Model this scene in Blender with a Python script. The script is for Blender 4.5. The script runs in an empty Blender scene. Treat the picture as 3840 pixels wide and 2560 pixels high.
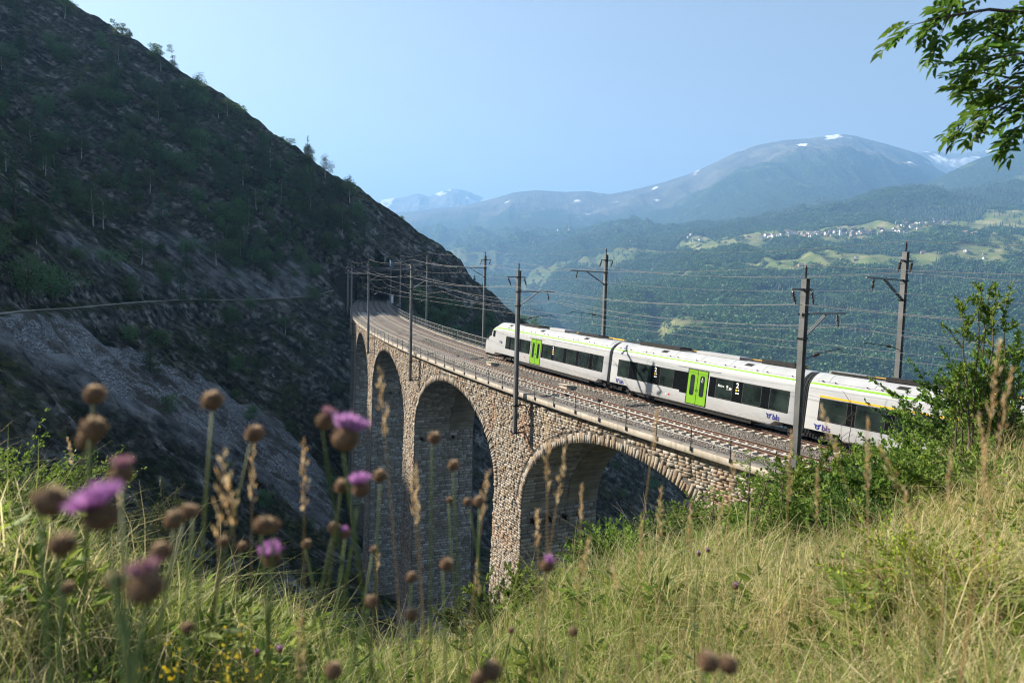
import bpy, bmesh, math, random
import numpy as np
from mathutils import Vector, Matrix
HAZE_D = 1.5e-4
random.seed(11); RNG = np.random.default_rng(11)
scene = bpy.context.scene
COL = scene.collection

# ------------------------------------------------------------------ camera, sky, sun, exposure
FPX = 2560.0                                    # focal length in pixels of the 3840 px wide photograph
PITCH, ROLL = 0.07304160925, -0.02529131437
cp, sp_, cr, sr = math.cos(PITCH), math.sin(PITCH), math.cos(ROLL), math.sin(ROLL)
CAM = np.array([[1,0,0],[0,cp,sp_],[0,-sp_,cp]]) @ np.array([[1,0,0],[0,0,1],[0,-1,0]]) @ np.array([[cr,-sr,0],[sr,cr,0],[0,0,1.]])
cam_d = bpy.data.cameras.new("camera"); cam = bpy.data.objects.new("camera", cam_d); COL.objects.link(cam)
mw = Matrix.Identity(4)
for i in range(3):
    mw[i][0] = CAM[i,0]; mw[i][1] = -CAM[i,1]; mw[i][2] = -CAM[i,2]
cam.matrix_world = mw
cam_d.sensor_width = 36; cam_d.lens = 24; cam_d.clip_start = 0.05; cam_d.clip_end = 60000
cam_d.dof.use_dof = True; cam_d.dof.focus_distance = 46; cam_d.dof.aperture_fstop = 3.6; cam_d.dof.aperture_blades = 9
scene.camera = cam

SUN_AZ, SUN_EL = math.radians(66), math.radians(33)      # azimuth left of the view axis (+Y), elevation
SUN = Vector((-math.sin(SUN_AZ)*math.cos(SUN_EL), math.cos(SUN_AZ)*math.cos(SUN_EL), math.sin(SUN_EL)))
world = bpy.data.worlds.new("World"); scene.world = world; world.use_nodes = True
nt = world.node_tree; nt.nodes.clear()
wo = nt.nodes.new("ShaderNodeOutputWorld"); bg = nt.nodes.new("ShaderNodeBackground"); sk = nt.nodes.new("ShaderNodeTexSky")
sk.sky_type = 'NISHITA'; sk.sun_disc = False; sk.sun_elevation = SUN_EL; sk.sun_rotation = -SUN_AZ
sk.altitude = 1000; sk.air_density = 1.0; sk.dust_density = 2.2; sk.ozone_density = 1.0
bg.inputs[1].default_value = 0.057
hs = nt.nodes.new('ShaderNodeHueSaturation'); hs.inputs['Saturation'].default_value = 0.55
nt.links.new(sk.outputs[0], hs.inputs['Color']); nt.links.new(hs.outputs[0], bg.inputs[0]); nt.links.new(bg.outputs[0], wo.inputs[0])
sun_d = bpy.data.lights.new("sun", 'SUN'); sun_d.energy = 5.0; sun_d.angle = math.radians(0.53); sun_d.color = (1.0, 0.91, 0.77)
sun = bpy.data.objects.new("sun", sun_d); COL.objects.link(sun)
sun.rotation_euler = SUN.to_track_quat('Z', 'Y').to_euler()
vs = scene.view_settings
vs.view_transform = 'Standard'; vs.look = 'None'; vs.gamma = 1.0; vs.exposure = 1.68; vs.use_curve_mapping = False
scene.render.engine = 'CYCLES'
scene.cycles.use_denoising = True
try: scene.cycles.denoiser = 'OPENIMAGEDENOISE'
except Exception: pass
scene.cycles.max_bounces = 4; scene.cycles.diffuse_bounces = 2; scene.cycles.glossy_bounces = 2
scene.cycles.transmission_bounces = 2; scene.cycles.transparent_max_bounces = 6; scene.cycles.volume_bounces = 0
scene.cycles.filter_width = 1.15; scene.cycles.use_adaptive_sampling = True; scene.cycles.adaptive_threshold = 0.015
scene.cycles.caustics_reflective = False; scene.cycles.caustics_refractive = False
scene.cycles.sample_clamp_indirect = 6.0

def ray(x, y):
    """unit direction through a pixel of the photograph (2352 px wide scale)"""
    d = CAM @ np.array([(x*1.632653-1920)/FPX, (y*1.632653-1280)/FPX, 1.0])
    return d/np.linalg.norm(d)
def along(x, y, dist):
    d = ray(x, y); return Vector(d*dist)

# ------------------------------------------------------------------ noise
def _h(ix, iy, seed):
    h = (ix.astype(np.int64)*374761393 + iy.astype(np.int64)*668265263 + seed*2147483647) & 0xffffffff
    h = ((h ^ (h >> 13))*1274126177) & 0xffffffff
    h = ((h ^ (h >> 16))*2246822519) & 0xffffffff
    return ((h ^ (h >> 15)) & 0xffffff)/float(0xffffff)
def vnoise(x, y, seed=0):
    x = np.asarray(x, float); y = np.asarray(y, float)
    ix = np.floor(x); iy = np.floor(y); fx = x-ix; fy = y-iy
    fx = fx*fx*fx*(fx*(fx*6-15)+10); fy = fy*fy*fy*(fy*(fy*6-15)+10)
    a = _h(ix, iy, seed); b = _h(ix+1, iy, seed); c = _h(ix, iy+1, seed); d = _h(ix+1, iy+1, seed)
    return (a+(b-a)*fx+(c-a)*fy+(a-b-c+d)*fx*fy)*2-1
def fbm(x, y, octs=4, seed=0, gain=.5, lac=2.03):
    t = 0; a = 1.0; n = 0
    for o in range(octs):
        t = t+a*vnoise(x, y, seed+o*17); n += a; a *= gain; x = np.asarray(x)*lac+3.1; y = np.asarray(y)*lac-1.7
    return t/n
def ridged(x, y, octs=4, seed=0):
    t = 0; a = 1.0; n = 0
    for o in range(octs):
        t = t+a*(1-2*np.abs(vnoise(x, y, seed+o*13))); n += a; a *= .55; x = np.asarray(x)*2.1+5.3; y = np.asarray(y)*2.1+2.2
    return t/n
def sstep(a, b, x):
    t = np.clip((x-a)/(b-a), 0, 1); return t*t*(3-2*t)
def smax(a, b, k):
    h = np.clip(.5+.5*(a-b)/k, 0, 1); return b+(a-b)*h+k*h*(1-h)

# ------------------------------------------------------------------ object helpers
def tag(o, label=None, cat=None, group=None, kind=None):
    if label: o["label"] = label
    if cat: o["category"] = cat
    if group: o["group"] = group
    if kind: o["kind"] = kind
    return o
def link(o, parent=None):
    COL.objects.link(o)
    if parent is not None: o.parent = parent
    return o
def empty(name, loc=(0,0,0), rot=None):
    o = bpy.data.objects.new(name, None); o.location = loc; o.empty_display_size = .1
    if rot is not None: o.rotation_euler = rot
    return link(o)
def np_mesh(name, V, Q, smooth=False, tri=False):
    """mesh from arrays: V (n,3), Q (m,4) or (m,3)"""
    V = np.asarray(V, np.float32); Q = np.asarray(Q, np.int32); k = Q.shape[1]
    me = bpy.data.meshes.new(name)
    me.vertices.add(len(V)); me.vertices.foreach_set("co", V.ravel())
    me.loops.add(Q.size); me.loops.foreach_set("vertex_index", Q.ravel())
    me.polygons.add(len(Q)); me.polygons.foreach_set("loop_start", np.arange(0, Q.size, k, dtype=np.int32))
    me.polygons.foreach_set("loop_total", np.full(len(Q), k, np.int32))
    if smooth: me.polygons.foreach_set("use_smooth", np.ones(len(Q), bool))
    me.update(calc_edges=True); return me
def fattr(me, name, arr):
    a = me.attributes.new(name, 'FLOAT', 'POINT'); a.data.foreach_set("value", np.asarray(arr, np.float32).ravel())
def grid_quads(nr, nc):
    i = np.arange(nr*nc).reshape(nr, nc)
    return np.stack([i[:-1,:-1], i[:-1,1:], i[1:,1:], i[1:,:-1]], -1).reshape(-1, 4)
class MB:
    def __init__(s): s.v = []; s.f = []; s.m = []; s.cm = 0
    def add(s, verts, faces):
        n = len(s.v); s.v += [tuple(v) for v in verts]
        for f in faces: s.f.append(tuple(n+i for i in f)); s.m.append(s.cm)
        return s
    def box(s, c, d, R=None):
        """centre c, full size d, optional 3x3 rotation"""
        vs = []
        for x in (-.5,.5):
            for y in (-.5,.5):
                for z in (-.5,.5):
                    p = Vector((x*d[0], y*d[1], z*d[2]))
                    if R is not None: p = R @ p
                    vs.append((p.x+c[0], p.y+c[1], p.z+c[2]))
        return s.add(vs, [(0,1,3,2),(4,6,7,5),(0,4,5,1),(2,3,7,6),(0,2,6,4),(1,5,7,3)])
    def bar(s, a, b, w, h=None, up=(0,0,1)):
        a = Vector(a); b = Vector(b); h = w if h is None else h
        t = (b-a); L = t.length
        if L < 1e-6: return s
        t /= L; u = Vector(up)
        if abs(t.dot(u)) > .98: u = Vector((0,1,0))
        r = t.cross(u).normalized(); u = r.cross(t)
        vs = [p+r*(i*w/2)+u*(j*h/2) for p in (a,b) for i,j in ((-1,-1),(1,-1),(1,1),(-1,1))]
        return s.add(vs, [(0,1,2,3),(7,6,5,4),(0,4,5,1),(1,5,6,2),(2,6,7,3),(3,7,4,0)])
    def tube(s, pts, rad, n=6, cap=True):
        pts = [Vector(p) for p in pts]; rad = rad if isinstance(rad, (list,tuple)) else [rad]*len(pts)
        vs = []; fs = []; r = None
        for i, p in enumerate(pts):
            t = (pts[min(i+1,len(pts)-1)]-pts[max(i-1,0)]).normalized()
            if r is None:
                u = Vector((0,0,1)) if abs(t.z) < .9 else Vector((1,0,0)); r = t.cross(u).normalized()
            else: r = (r-t*r.dot(t)).normalized()
            b = t.cross(r)
            for k in range(n):
                a = 2*math.pi*k/n; vs.append(p+(r*math.cos(a)+b*math.sin(a))*rad[i])
            if i:
                for k in range(n):
                    k2 = (k+1) % n; fs.append(((i-1)*n+k, (i-1)*n+k2, i*n+k2, i*n+k))
        if cap: fs.append(tuple(range(n-1,-1,-1))); fs.append(tuple((len(pts)-1)*n+k for k in range(n)))
        return s.add(vs, fs)
    def lathe(s, prof, n=10, M=None):
        """prof: list of (r,z) about local z"""
        vs = []; fs = []
        for i,(r,z) in enumerate(prof):
            for k in range(n):
                a = 2*math.pi*k/n; p = Vector((r*math.cos(a), r*math.sin(a), z)); vs.append(M @ p if M is not None else p)
            if i:
                for k in range(n):
                    k2 = (k+1) % n; fs.append(((i-1)*n+k, (i-1)*n+k2, i*n+k2, i*n+k))
        fs.append(tuple(range(n-1,-1,-1))); fs.append(tuple((len(prof)-1)*n+k for k in range(n)))
        return s.add(vs, fs)
    def mesh(s, name, mats, smooth=False):
        me = bpy.data.meshes.new(name); me.from_pydata(s.v, [], s.f)
        for m in (mats if isinstance(mats, (list,tuple)) else [mats]): me.materials.append(m)
        if any(s.m): me.polygons.foreach_set("material_index", s.m)
        if smooth: me.polygons.foreach_set("use_smooth", [True]*len(me.polygons))
        me.update(); return me
    def build(s, name, mats, parent=None, smooth=False, sharp=None):
        me = s.mesh(name, mats, smooth)
        if sharp:
            try: me.set_sharp_from_angle(angle=math.radians(sharp))
            except Exception: pass
        return link(bpy.data.objects.new(name, me), parent)
def copy_tree(o, parent=None):
    c = o.copy(); COL.objects.link(c)
    if parent is not None: c.parent = parent
    for ch in o.children: copy_tree(ch, c)
    return c

# ------------------------------------------------------------------ materials
MAT = {}
def rgb(h):
    """sRGB hex to linear"""
    out = []
    for i in (0,2,4):
        c = int(h[i:i+2],16)/255; out.append(c/12.92 if c <= .04045 else ((c+.055)/1.055)**2.4)
    return out
class NT:
    def __init__(s, name):
        s.mat = bpy.data.materials.new(name); s.mat.use_nodes = True; s.t = s.mat.node_tree; s.t.nodes.clear()
        s.out = s.n("ShaderNodeOutputMaterial"); MAT[name] = s.mat
    def n(s, typ, **kw):
        nd = s.t.nodes.new(typ)
        for k, v in kw.items(): setattr(nd, k, v)
        return nd
    def l(s, a, b): s.t.links.new(a, b)
    def val(s, sock, v):
        if hasattr(v, 'is_output'): s.l(v, sock)
        elif isinstance(v, (list,tuple)) and len(v) == 3 and sock.type == 'RGBA': sock.default_value = (*v, 1)
        else: sock.default_value = v
    def coord(s, kind='Object'): return s.n("ShaderNodeTexCoord").outputs[kind]
    def noise(s, scale, detail=4, rough=.55, vec=None, dist=0.0):
        nd = s.n("ShaderNodeTexNoise"); nd.inputs['Scale'].default_value = scale; nd.inputs['Detail'].default_value = detail
        nd.inputs['Roughness'].default_value = rough; nd.inputs['Distortion'].default_value = dist
        s.l(vec if vec is not None else s.coord(), nd.inputs['Vector']); return nd.outputs['Fac']
    def vor(s, scale, vec=None, feature='F1', out='Distance'):
        nd = s.n("ShaderNodeTexVoronoi", feature=feature); nd.inputs['Scale'].default_value = scale
        s.l(vec if vec is not None else s.coord(), nd.inputs['Vector']); return nd.outputs[out]
    def mapping(s, vec, scale=(1,1,1), rot=(0,0,0), loc=(0,0,0)):
        nd = s.n("ShaderNodeMapping"); s.l(vec, nd.inputs[0]); nd.inputs['Scale'].default_value = scale
        nd.inputs['Rotation'].default_value = rot; nd.inputs['Location'].default_value = loc; return nd.outputs[0]
    def ramp(s, fac, stops, interp='LINEAR'):
        nd = s.n("ShaderNodeValToRGB"); r = nd.color_ramp; r.interpolation = interp
        while len(r.elements) < len(stops): r.elements.new(.5)
        for e, (p, c) in zip(r.elements, stops): e.position = p; e.color = (*c, 1) if not isinstance(c, (int,float)) else (c,c,c,1)
        s.l(fac, nd.inputs[0]); return nd.outputs[0]
    def mix(s, fac, a, b, mode='MIX'):
        nd = s.n("ShaderNodeMix", data_type='RGBA', blend_type=mode); nd.clamp_factor = True
        s.val(nd.inputs[0], fac); s.val(nd.inputs[6], a); s.val(nd.inputs[7], b); return nd.outputs[2]
    def math(s, op, a, b=0.0, c=None):
        nd = s.n("ShaderNodeMath", operation=op); s.val(nd.inputs[0], a); s.val(nd.inputs[1], b)
        if c is not None: s.val(nd.inputs[2], c)
        return nd.outputs[0]
    def attr(s, name, out='Fac'): return s.n("ShaderNodeAttribute", attribute_name=name).outputs[out]
    def rnd(s): return s.n("ShaderNodeObjectInfo").outputs['Random']
    def isl(s): return s.n("ShaderNodeNewGeometry").outputs['Random Per Island']
    def hsv(s, col, h=.5, sa=1.0, v=1.0):
        nd = s.n("ShaderNodeHueSaturation"); s.val(nd.inputs['Hue'], h); s.val(nd.inputs['Saturation'], sa); s.val(nd.inputs['Value'], v); s.val(nd.inputs['Color'], col); return nd.outputs[0]
    def mrange(s, v, a, b, c, d):
        nd = s.n("ShaderNodeMapRange"); s.val(nd.inputs[0], v)
        for i, x in enumerate((a,b,c,d)): nd.inputs[i+1].default_value = x
        return nd.outputs[0]
    def bump(s, h, strength=.5, dist=.1, normal=None):
        nd = s.n("ShaderNodeBump"); nd.inputs['Strength'].default_value = strength; nd.inputs['Distance'].default_value = dist
        s.l(h, nd.inputs['Height'])
        if normal is not None: s.l(normal, nd.inputs['Normal'])
        return nd.outputs[0]
    def bsdf(s, col, rough=.8, metal=0.0, normal=None, spec=.3, **kw):
        nd = s.n("ShaderNodeBsdfPrincipled"); s.val(nd.inputs['Base Color'], col); s.val(nd.inputs['Roughness'], rough)
        s.val(nd.inputs['Metallic'], metal); nd.inputs['Specular IOR Level'].default_value = spec
        if normal is not None: s.l(normal, nd.inputs['Normal'])
        for k, v in kw.items(): s.val(nd.inputs[k], v)
        s.l(nd.outputs[0], s.out.inputs[0]); return nd
    def leaf(s, col, trans=.4, rough=.5, normal=None, tcol=None):
        """leaf surface: diffuse and gloss with light passing through"""
        p = s.n("ShaderNodeBsdfPrincipled"); s.val(p.inputs['Base Color'], col); p.inputs['Roughness'].default_value = rough
        p.inputs['Specular IOR Level'].default_value = .25
        t = s.n("ShaderNodeBsdfTranslucent"); s.val(t.inputs[0], tcol if tcol is not None else col)
        m = s.n("ShaderNodeMixShader"); m.inputs[0].default_value = trans
        s.l(p.outputs[0], m.inputs[1]); s.l(t.outputs[0], m.inputs[2]); s.l(m.outputs[0], s.out.inputs[0])
def simple(name, col, rough=.6, metal=0.0, var=.15, scale=3.0, bump=0.0, spec=.3):
    t = NT(name); nz = t.noise(scale, 5)
    c = t.mix(t.mrange(nz, .3, .7, 0, 1), [x*(1-var) for x in col], [min(1,x*(1+var)) for x in col])
    t.bsdf(c, rough, metal, t.bump(t.noise(scale*6, 4), bump, .02) if bump else None, spec); return t.mat

# ------------------------------------------------------------------ the railway line: a curve in plan with a steady climb
_kn = np.array([-60,-20,25,50,75,100,130,180,195,210,225,240,260,300.])
_kv = np.array([-.00447,-.00447,-.00313,-.00246,-.00229,-.00193,-.00108,-.0014,-.0030,-.0052,-.0040,.0030,.0118,.0118])
PS = np.linspace(-60,300,721); _k = np.interp(PS,_kn,_kv); _d = PS[1]-PS[0]
PT = np.concatenate([[0],np.cumsum((_k[1:]+_k[:-1])/2*_d)]); _i0 = int(np.abs(PS+20).argmin()); PT += 2.2076436-PT[_i0]
PX = np.concatenate([[0],np.cumsum((np.cos(PT[1:])+np.cos(PT[:-1]))/2*_d)]); PX += 23.4023236-PX[_i0]
PY = np.concatenate([[0],np.cumsum((np.sin(PT[1:])+np.sin(PT[:-1]))/2*_d)]); PY += 19.2768582-PY[_i0]
CANT, SPC = 0.1285, 3.985                       # cant of the outer rail, distance between the two tracks
def zrail(s):
    s = np.asarray(s, float); e = np.maximum(0, s-165); return -7.649+0.02167*s+0.024*e*e/(e+25)
def loc(s, lat=0.0, dz=0.0):
    """point at distance s along the line, lat metres to its far side, dz above the low rail"""
    s = np.asarray(s, float); x = np.interp(s,PS,PX); y = np.interp(s,PS,PY); t = np.interp(s,PS,PT)
    return np.stack(np.broadcast_arrays(x+np.sin(t)*lat, y-np.cos(t)*lat, zrail(s)+dz), -1)
def heading(s): return float(np.interp(s,PS,PT))
def V(s, lat=0.0, dz=0.0): return Vector(loc(s,lat,dz))
def to_track(x, y):
    """(s, lat) of plan points"""
    x = np.asarray(x,float); y = np.asarray(y,float); shp = x.shape; x = x.ravel(); y = y.ravel()
    S = np.full(x.shape,1e4); L = np.full(x.shape,1e4)
    m = (x > -140)&(x < 140)&(y > -40)&(y < 400); idx = np.where(m)[0]
    cs = PS[::6]; cx = PX[::6]; cy = PY[::6]; ct = PT[::6]
    for a in range(0,len(idx),20000):
        j = idx[a:a+20000]; d = (x[j,None]-cx)**2+(y[j,None]-cy)**2; k = d.argmin(1)
        dx = x[j]-cx[k]; dy = y[j]-cy[k]; t = ct[k]
        S[j] = cs[k]+dx*np.cos(t)+dy*np.sin(t); L[j] = dx*np.sin(t)-dy*np.cos(t)
    return S.reshape(shp), L.reshape(shp)

# ------------------------------------------------------------------ ground around the viaduct
_ph = [-180,-90,-60,-41.6,-37.2,-32.2,-28,-21.6,-15.1,-9.7,-4.1,1.4,6.9,12.3,19.2,25.4,31.1,37.3,42.5,60,90,180]
_T  = [.10,.10,.22,.28,.305,.36,.42,.49,.555,.585,.57,.50,.43,.38,.33,.28,.225,.155,.11,.0,-.15,.05]
_r0 = [8,7,6.5,6,6,6,6,6,6.3,6.6,7,7.5,8.5,10,12,14,14,14,14,14,12,8]
H0 = 1.36
def near_hill(x, y):
    r = np.hypot(x,y)+1e-6; p = np.degrees(np.arctan2(x,y))
    T = np.interp(p,_ph,_T); r0 = np.interp(p,_ph,_r0); c = H0/r0**2; b = T-2*H0/r0
    rc = np.maximum((.92-b)/(2*c), .1); q = np.minimum(r,rc)
    return -H0-b*q-c*q*q-.92*np.maximum(0,r-rc)
_cx = [-420,-300,-250,-200,-170,-144,-127,-113,-90,-70,-51,-41,-32,-25,-19,-15,-7,0,8,40,120,300]
_cz = [120,150,150,121,103,87,78,69,55.7,42,31.7,24,17,12.4,8,2.5,-3.2,-9.7,-14.5,-36,-95,-230]
def hill(x, y):
    """the shaded side of the gorge and the spur the line tunnels through"""
    crest = np.interp(x,_cx,_cz); yc = 230+6*np.sin(x*.03)
    z2 = crest-np.where(y < yc, 1.0*(yc-y), .30*(y-yc)+.0015*np.maximum(0,y-yc)**2)
    xw = np.interp(y,[0,60,97,130,180,230,400],[-80,-75,-73,-78,-86,-96,-110])
    w = xw-x; z1 = -5+np.where(w > 0,.90*w,.86*w); z1 = np.minimum(z1,168+.1*w-.9*np.maximum(0,w-200))
    zf = -44-.35*((x+10)*.8+(y-75)*.6); zf = np.maximum(zf,-360)
    z = smax(z1,z2,10); z = smax(z,zf,8)
    # relief: rock ribs that run down the face, benches, boulders
    u = x*.80+y*.35+z*.25; v = -x*.45+y*.9-z*.55
    amp = sstep(-60,-30,z)
    n = 3.2*fbm(x/34,y/34,3,5)+2.6*ridged(u/46,v/13,3,9)*.8+1.3*ridged(u/15,v/4.6,3,21)+.55*fbm(x/2.3,y/2.3,3,33)
    q = (z*.78+x*.52+y*.1+1.6*fbm(x/7,y/7,3,35))/3.1; saw = q-np.floor(q); ledge = sstep(-.05,.35,fbm(x/19,y/15,3,37)); n = n+ledge*(1.5*(np.minimum(saw*1.25,1.0)-np.maximum(0,saw-.8)*5.0)-.7)+ledge*.7*ridged(x/3.4,y/3.4,2,39)
    return z+n*(.35+.65*amp)
PATH = []; RIBS = []; SCREE = []
def poly_dist(x, y, P):
    """distance to a polyline and the height carried along it"""
    best = np.full(np.shape(x),1e9); zz = np.zeros(np.shape(x))
    for a,b in zip(P[:-1],P[1:]):
        dx,dy = b[0]-a[0],b[1]-a[1]; L = dx*dx+dy*dy+1e-9; t = np.clip(((x-a[0])*dx+(y-a[1])*dy)/L,0,1); d = np.hypot(x-a[0]-t*dx,y-a[1]-t*dy); m = d < best; best = np.where(m,d,best); zz = np.where(m,a[2]+t*(b[2]-a[2]),zz)
    return best,zz
def in_poly(x, y, P):
    c = np.zeros(np.shape(x),bool)
    for a,b in zip(P,P[1:]+P[:1]): c ^= ((a[1] > y) != (b[1] > y))&(x < (b[0]-a[0])*(y-a[1])/(b[1]-a[1]+1e-9)+a[0])
    return c
def ground(x, y, carve=True):
    x = np.asarray(x,float); y = np.asarray(y,float)
    z0 = near_hill(x,y); z0 = z0+np.clip(np.hypot(x,y)/12,0.15,1)*.25*fbm(x/2.3,y/2.3,3,51)
    z = np.maximum(hill(x,y), z0) if True else z0
    for R_,h,w in RIBS:
        d,_ = poly_dist(x,y,R_); z = z+h*np.exp(-(d/w)**2)*(1+.5*fbm(x/3,y/3,2,73))
    if PATH:
        d,zp = poly_dist(x,y,PATH); z = np.where((z < zp+2.0)&(d < 24),np.minimum(z,zp-.32*np.maximum(0,d-1.3)+np.maximum(0,d-16)*.6),z); k = sstep(4.5,1.2,d); z = z*(1-k)+zp*k
    s, lat = to_track(x,y); on = s < 9e3; zr = zrail(np.where(on,s,0))
    # embankment cone at the near abutment
    dl = np.maximum(0,-2.6-lat); ds = np.maximum(0,s+4.2); dr = np.maximum(0,lat-9)
    ze = zr-2.6-.72*np.sqrt(dl**2+ds**2+dr**2)+.5*fbm(x/3,y/3,3,61)
    z = np.where(on&(s > -58), np.maximum(z,ze), z)
    if carve:
        out = np.maximum(0,np.maximum(-4.6-lat,lat-8.6))
        cut = zr-.75+1.15*out
        low = ((s > -58)&(s < -4))
        z = np.where(on&low&(lat > -2.7), np.minimum(z,cut), z)
        z = np.where(on&(s > -4)&(s < 112), np.minimum(z,zr-3.0+1.0*out), z)
        z = np.where(on&(s >= 112)&(s < 185.5), np.minimum(z,cut), z)
        z = np.where(on&(s > 243)&(s < 299), np.minimum(z,cut), z)
    return z
def ground1(x, y): return float(ground(np.array([x]),np.array([y]))[0])
def on_ground(px, py, t0=60, t1=420, step=1.0):
    """where the line of sight through a pixel meets the ground"""
    d = ray(px,py); t = np.arange(t0,t1,step); P = d[None,:]*t[:,None]
    below = P[:,2] < ground(P[:,0],P[:,1])
    if not below.any(): return None
    return Vector(P[below.argmax()])

MX0,MX1,MY0,MY1 = -17.,31.,-4.,33.               # the meadow in front of the camera is a finer sheet
def build_ground():
    gx = np.concatenate([np.linspace(-420,-190,60,endpoint=False),np.arange(-190,30,.7),np.linspace(30,300,70)])
    gy = np.concatenate([np.linspace(-60,18,40,endpoint=False),np.arange(18,60,.9),np.arange(60,262,.7),np.linspace(262,560,60)])
    X,Y = np.meshgrid(gx,gy); Z = ground(X,Y)
    edge = np.minimum(np.minimum((X+420)/30,(300-X)/30),(560-Y)/40); Z = Z-np.maximum(0,1-edge)**2*260
    Vv = np.stack([X,Y,Z],-1).reshape(-1,3); Q = grid_quads(*X.shape)
    cx = X.ravel()[Q].mean(1); cy = Y.ravel()[Q].mean(1); cz = Z.ravel()[Q].mean(1)
    s,lat = to_track(cx,cy); zr = zrail(np.where(s < 9e3,s,0))
    keep = ~((cx > MX0+.6)&(cx < MX1-.6)&(cy > MY0+.6)&(cy < MY1-.6))
    keep &= ~((s > 184.2)&(s < 244.5)&(lat > -3.6)&(lat < 7.6)&(cz > zr-1.5)&(cz < zr+7.6))
    me = np_mesh("hillside",Vv,Q[keep],smooth=True)
    # what grows where: scree fans below the path on the shaded wall
    scree = in_poly(X+1.6*fbm(X/5,Y/5,3,75),Y+1.6*fbm(X/5+9,Y/5,3,76),SCREE)*1.0
    rib = np.zeros_like(X)
    for R_,h,w in RIBS: rib = np.maximum(rib,np.exp(-(poly_dist(X,Y,R_)[0]/(w*1.15))**2))
    fattr(me,'rib',rib)
    fattr(me,"scree",scree); me.materials.append(MAT["hillside"])
    tag(link(bpy.data.objects.new("hillside",me)),kind="structure")
    gx = np.arange(MX0,MX1+.01,.16); gy = np.arange(MY0,MY1+.01,.16); X,Y = np.meshgrid(gx,gy); Z = ground(X,Y)
    me = np_mesh("meadow_ground",np.stack([X,Y,Z],-1).reshape(-1,3),grid_quads(*X.shape),smooth=True); me.materials.append(MAT["soil"])
    tag(link(bpy.data.objects.new("meadow_ground",me)),kind="structure")

t = NT("hillside")
co = t.coord()
geo = t.n("ShaderNodeNewGeometry"); sx = t.n("ShaderNodeSeparateXYZ"); t.l(geo.outputs['Normal'],sx.inputs[0])
def dotc(v):
    nd = t.n("ShaderNodeVectorMath",operation='DOT_PRODUCT'); t.l(co,nd.inputs[0]); nd.inputs[1].default_value = v; return nd.outputs['Value']
cx_ = t.n("ShaderNodeCombineXYZ"); t.l(dotc((.10,.03,-.07)),cx_.inputs[0]); t.l(dotc((.08,.30,.06)),cx_.inputs[1]); t.l(dotc((.38,.08,.58)),cx_.inputs[2])
strata = t.noise(1.0,8,.66,cx_.outputs[0],.4)
n1 = t.noise(.045,5,.6); n2 = t.noise(.5,6,.62); n3 = t.noise(4.0,4,.6); n4 = t.noise(.16,4,.6)
rock = t.ramp(t.math('ADD',t.math('MULTIPLY',strata,.6),t.math('MULTIPLY',n2,.4)),[(.34,(.018,.018,.016)),(.44,(.050,.048,.042)),(.51,(.10,.095,.084)),(.57,(.18,.17,.152)),(.67,(.34,.33,.305))])
turf = t.ramp(n2,[(.3,(.018,.030,.012)),(.5,(.045,.055,.022)),(.65,(.085,.075,.038)),(.8,(.13,.105,.058))])
turf = t.mix(t.mrange(n1,.46,.58,0,1),turf,(.010,.020,.008))
steep = t.mrange(t.math('ADD',sx.outputs[2],t.math('MULTIPLY',t.math('SUBTRACT',n2,.5),.7)),.54,.72,0,1)
cov = t.math('MULTIPLY',steep,t.mrange(n4,.40,.56,.15,1))
chipc = t.vor(1.1,cx_.outputs[0] if False else co,out='Color'); ch_ = t.n("ShaderNodeSeparateColor"); t.l(chipc,ch_.inputs[0]); chip2 = t.vor(.45,out='Color'); c2_ = t.n("ShaderNodeSeparateColor"); t.l(chip2,c2_.inputs[0])
rock = t.hsv(rock,.5,1.0,t.math('MULTIPLY',t.mrange(ch_.outputs[0],0,1,.35,1.8),t.mrange(c2_.outputs[0],0,1,.6,1.4)))
turf = t.hsv(turf,.5,1.0,t.mrange(ch_.outputs[1],0,1,.45,1.7))
gr = t.mix(cov,rock,turf)
pebble = t.vor(1.6); peb2 = t.vor(5.0,out='Color'); sc_ = t.n("ShaderNodeSeparateColor"); t.l(peb2,sc_.inputs[0])
scr = t.ramp(sc_.outputs[0],[(0,(.11,.112,.115)),(.5,(.24,.24,.24)),(.85,(.35,.35,.345)),(1,(.56,.56,.55))]); scr = t.mix(t.math('MULTIPLY',t.mrange(t.noise(.30,3,.6,t.mapping(co,(.30,1,1),(0,0,.35))),.50,.60,0,1),.75),scr,(.085,.068,.048))
col = t.mix(t.attr("scree"),gr,scr)
pale = t.ramp(strata,[(.35,(.06,.06,.06)),(.5,(.20,.20,.20)),(.65,(.36,.36,.355))])
col = t.mix(t.math('MULTIPLY',t.attr("rib"),t.mrange(n2,.35,.5,.3,1)),col,pale)
hh = t.math('ADD',t.math('MULTIPLY',strata,1.4),t.math('ADD',t.math('MULTIPLY',n2,.6),t.math('MULTIPLY',t.math('SUBTRACT',1,pebble),.3)))
t.bsdf(col,.95,0,t.bump(hh,1.0,1.6,t.bump(n3,.7,.15)),.1)

t = NT("soil")
n1 = t.noise(1.2,5); n2 = t.noise(9,4)
c = t.ramp(n1,[(.3,(.05,.055,.02)),(.5,(.11,.10,.045)),(.7,(.20,.165,.09))])
c = t.mix(t.mrange(n2,.4,.6,0,.6),c,(.06,.075,.025))
t.bsdf(c,.95,0,t.bump(n2,.8,.05),.1)
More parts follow.
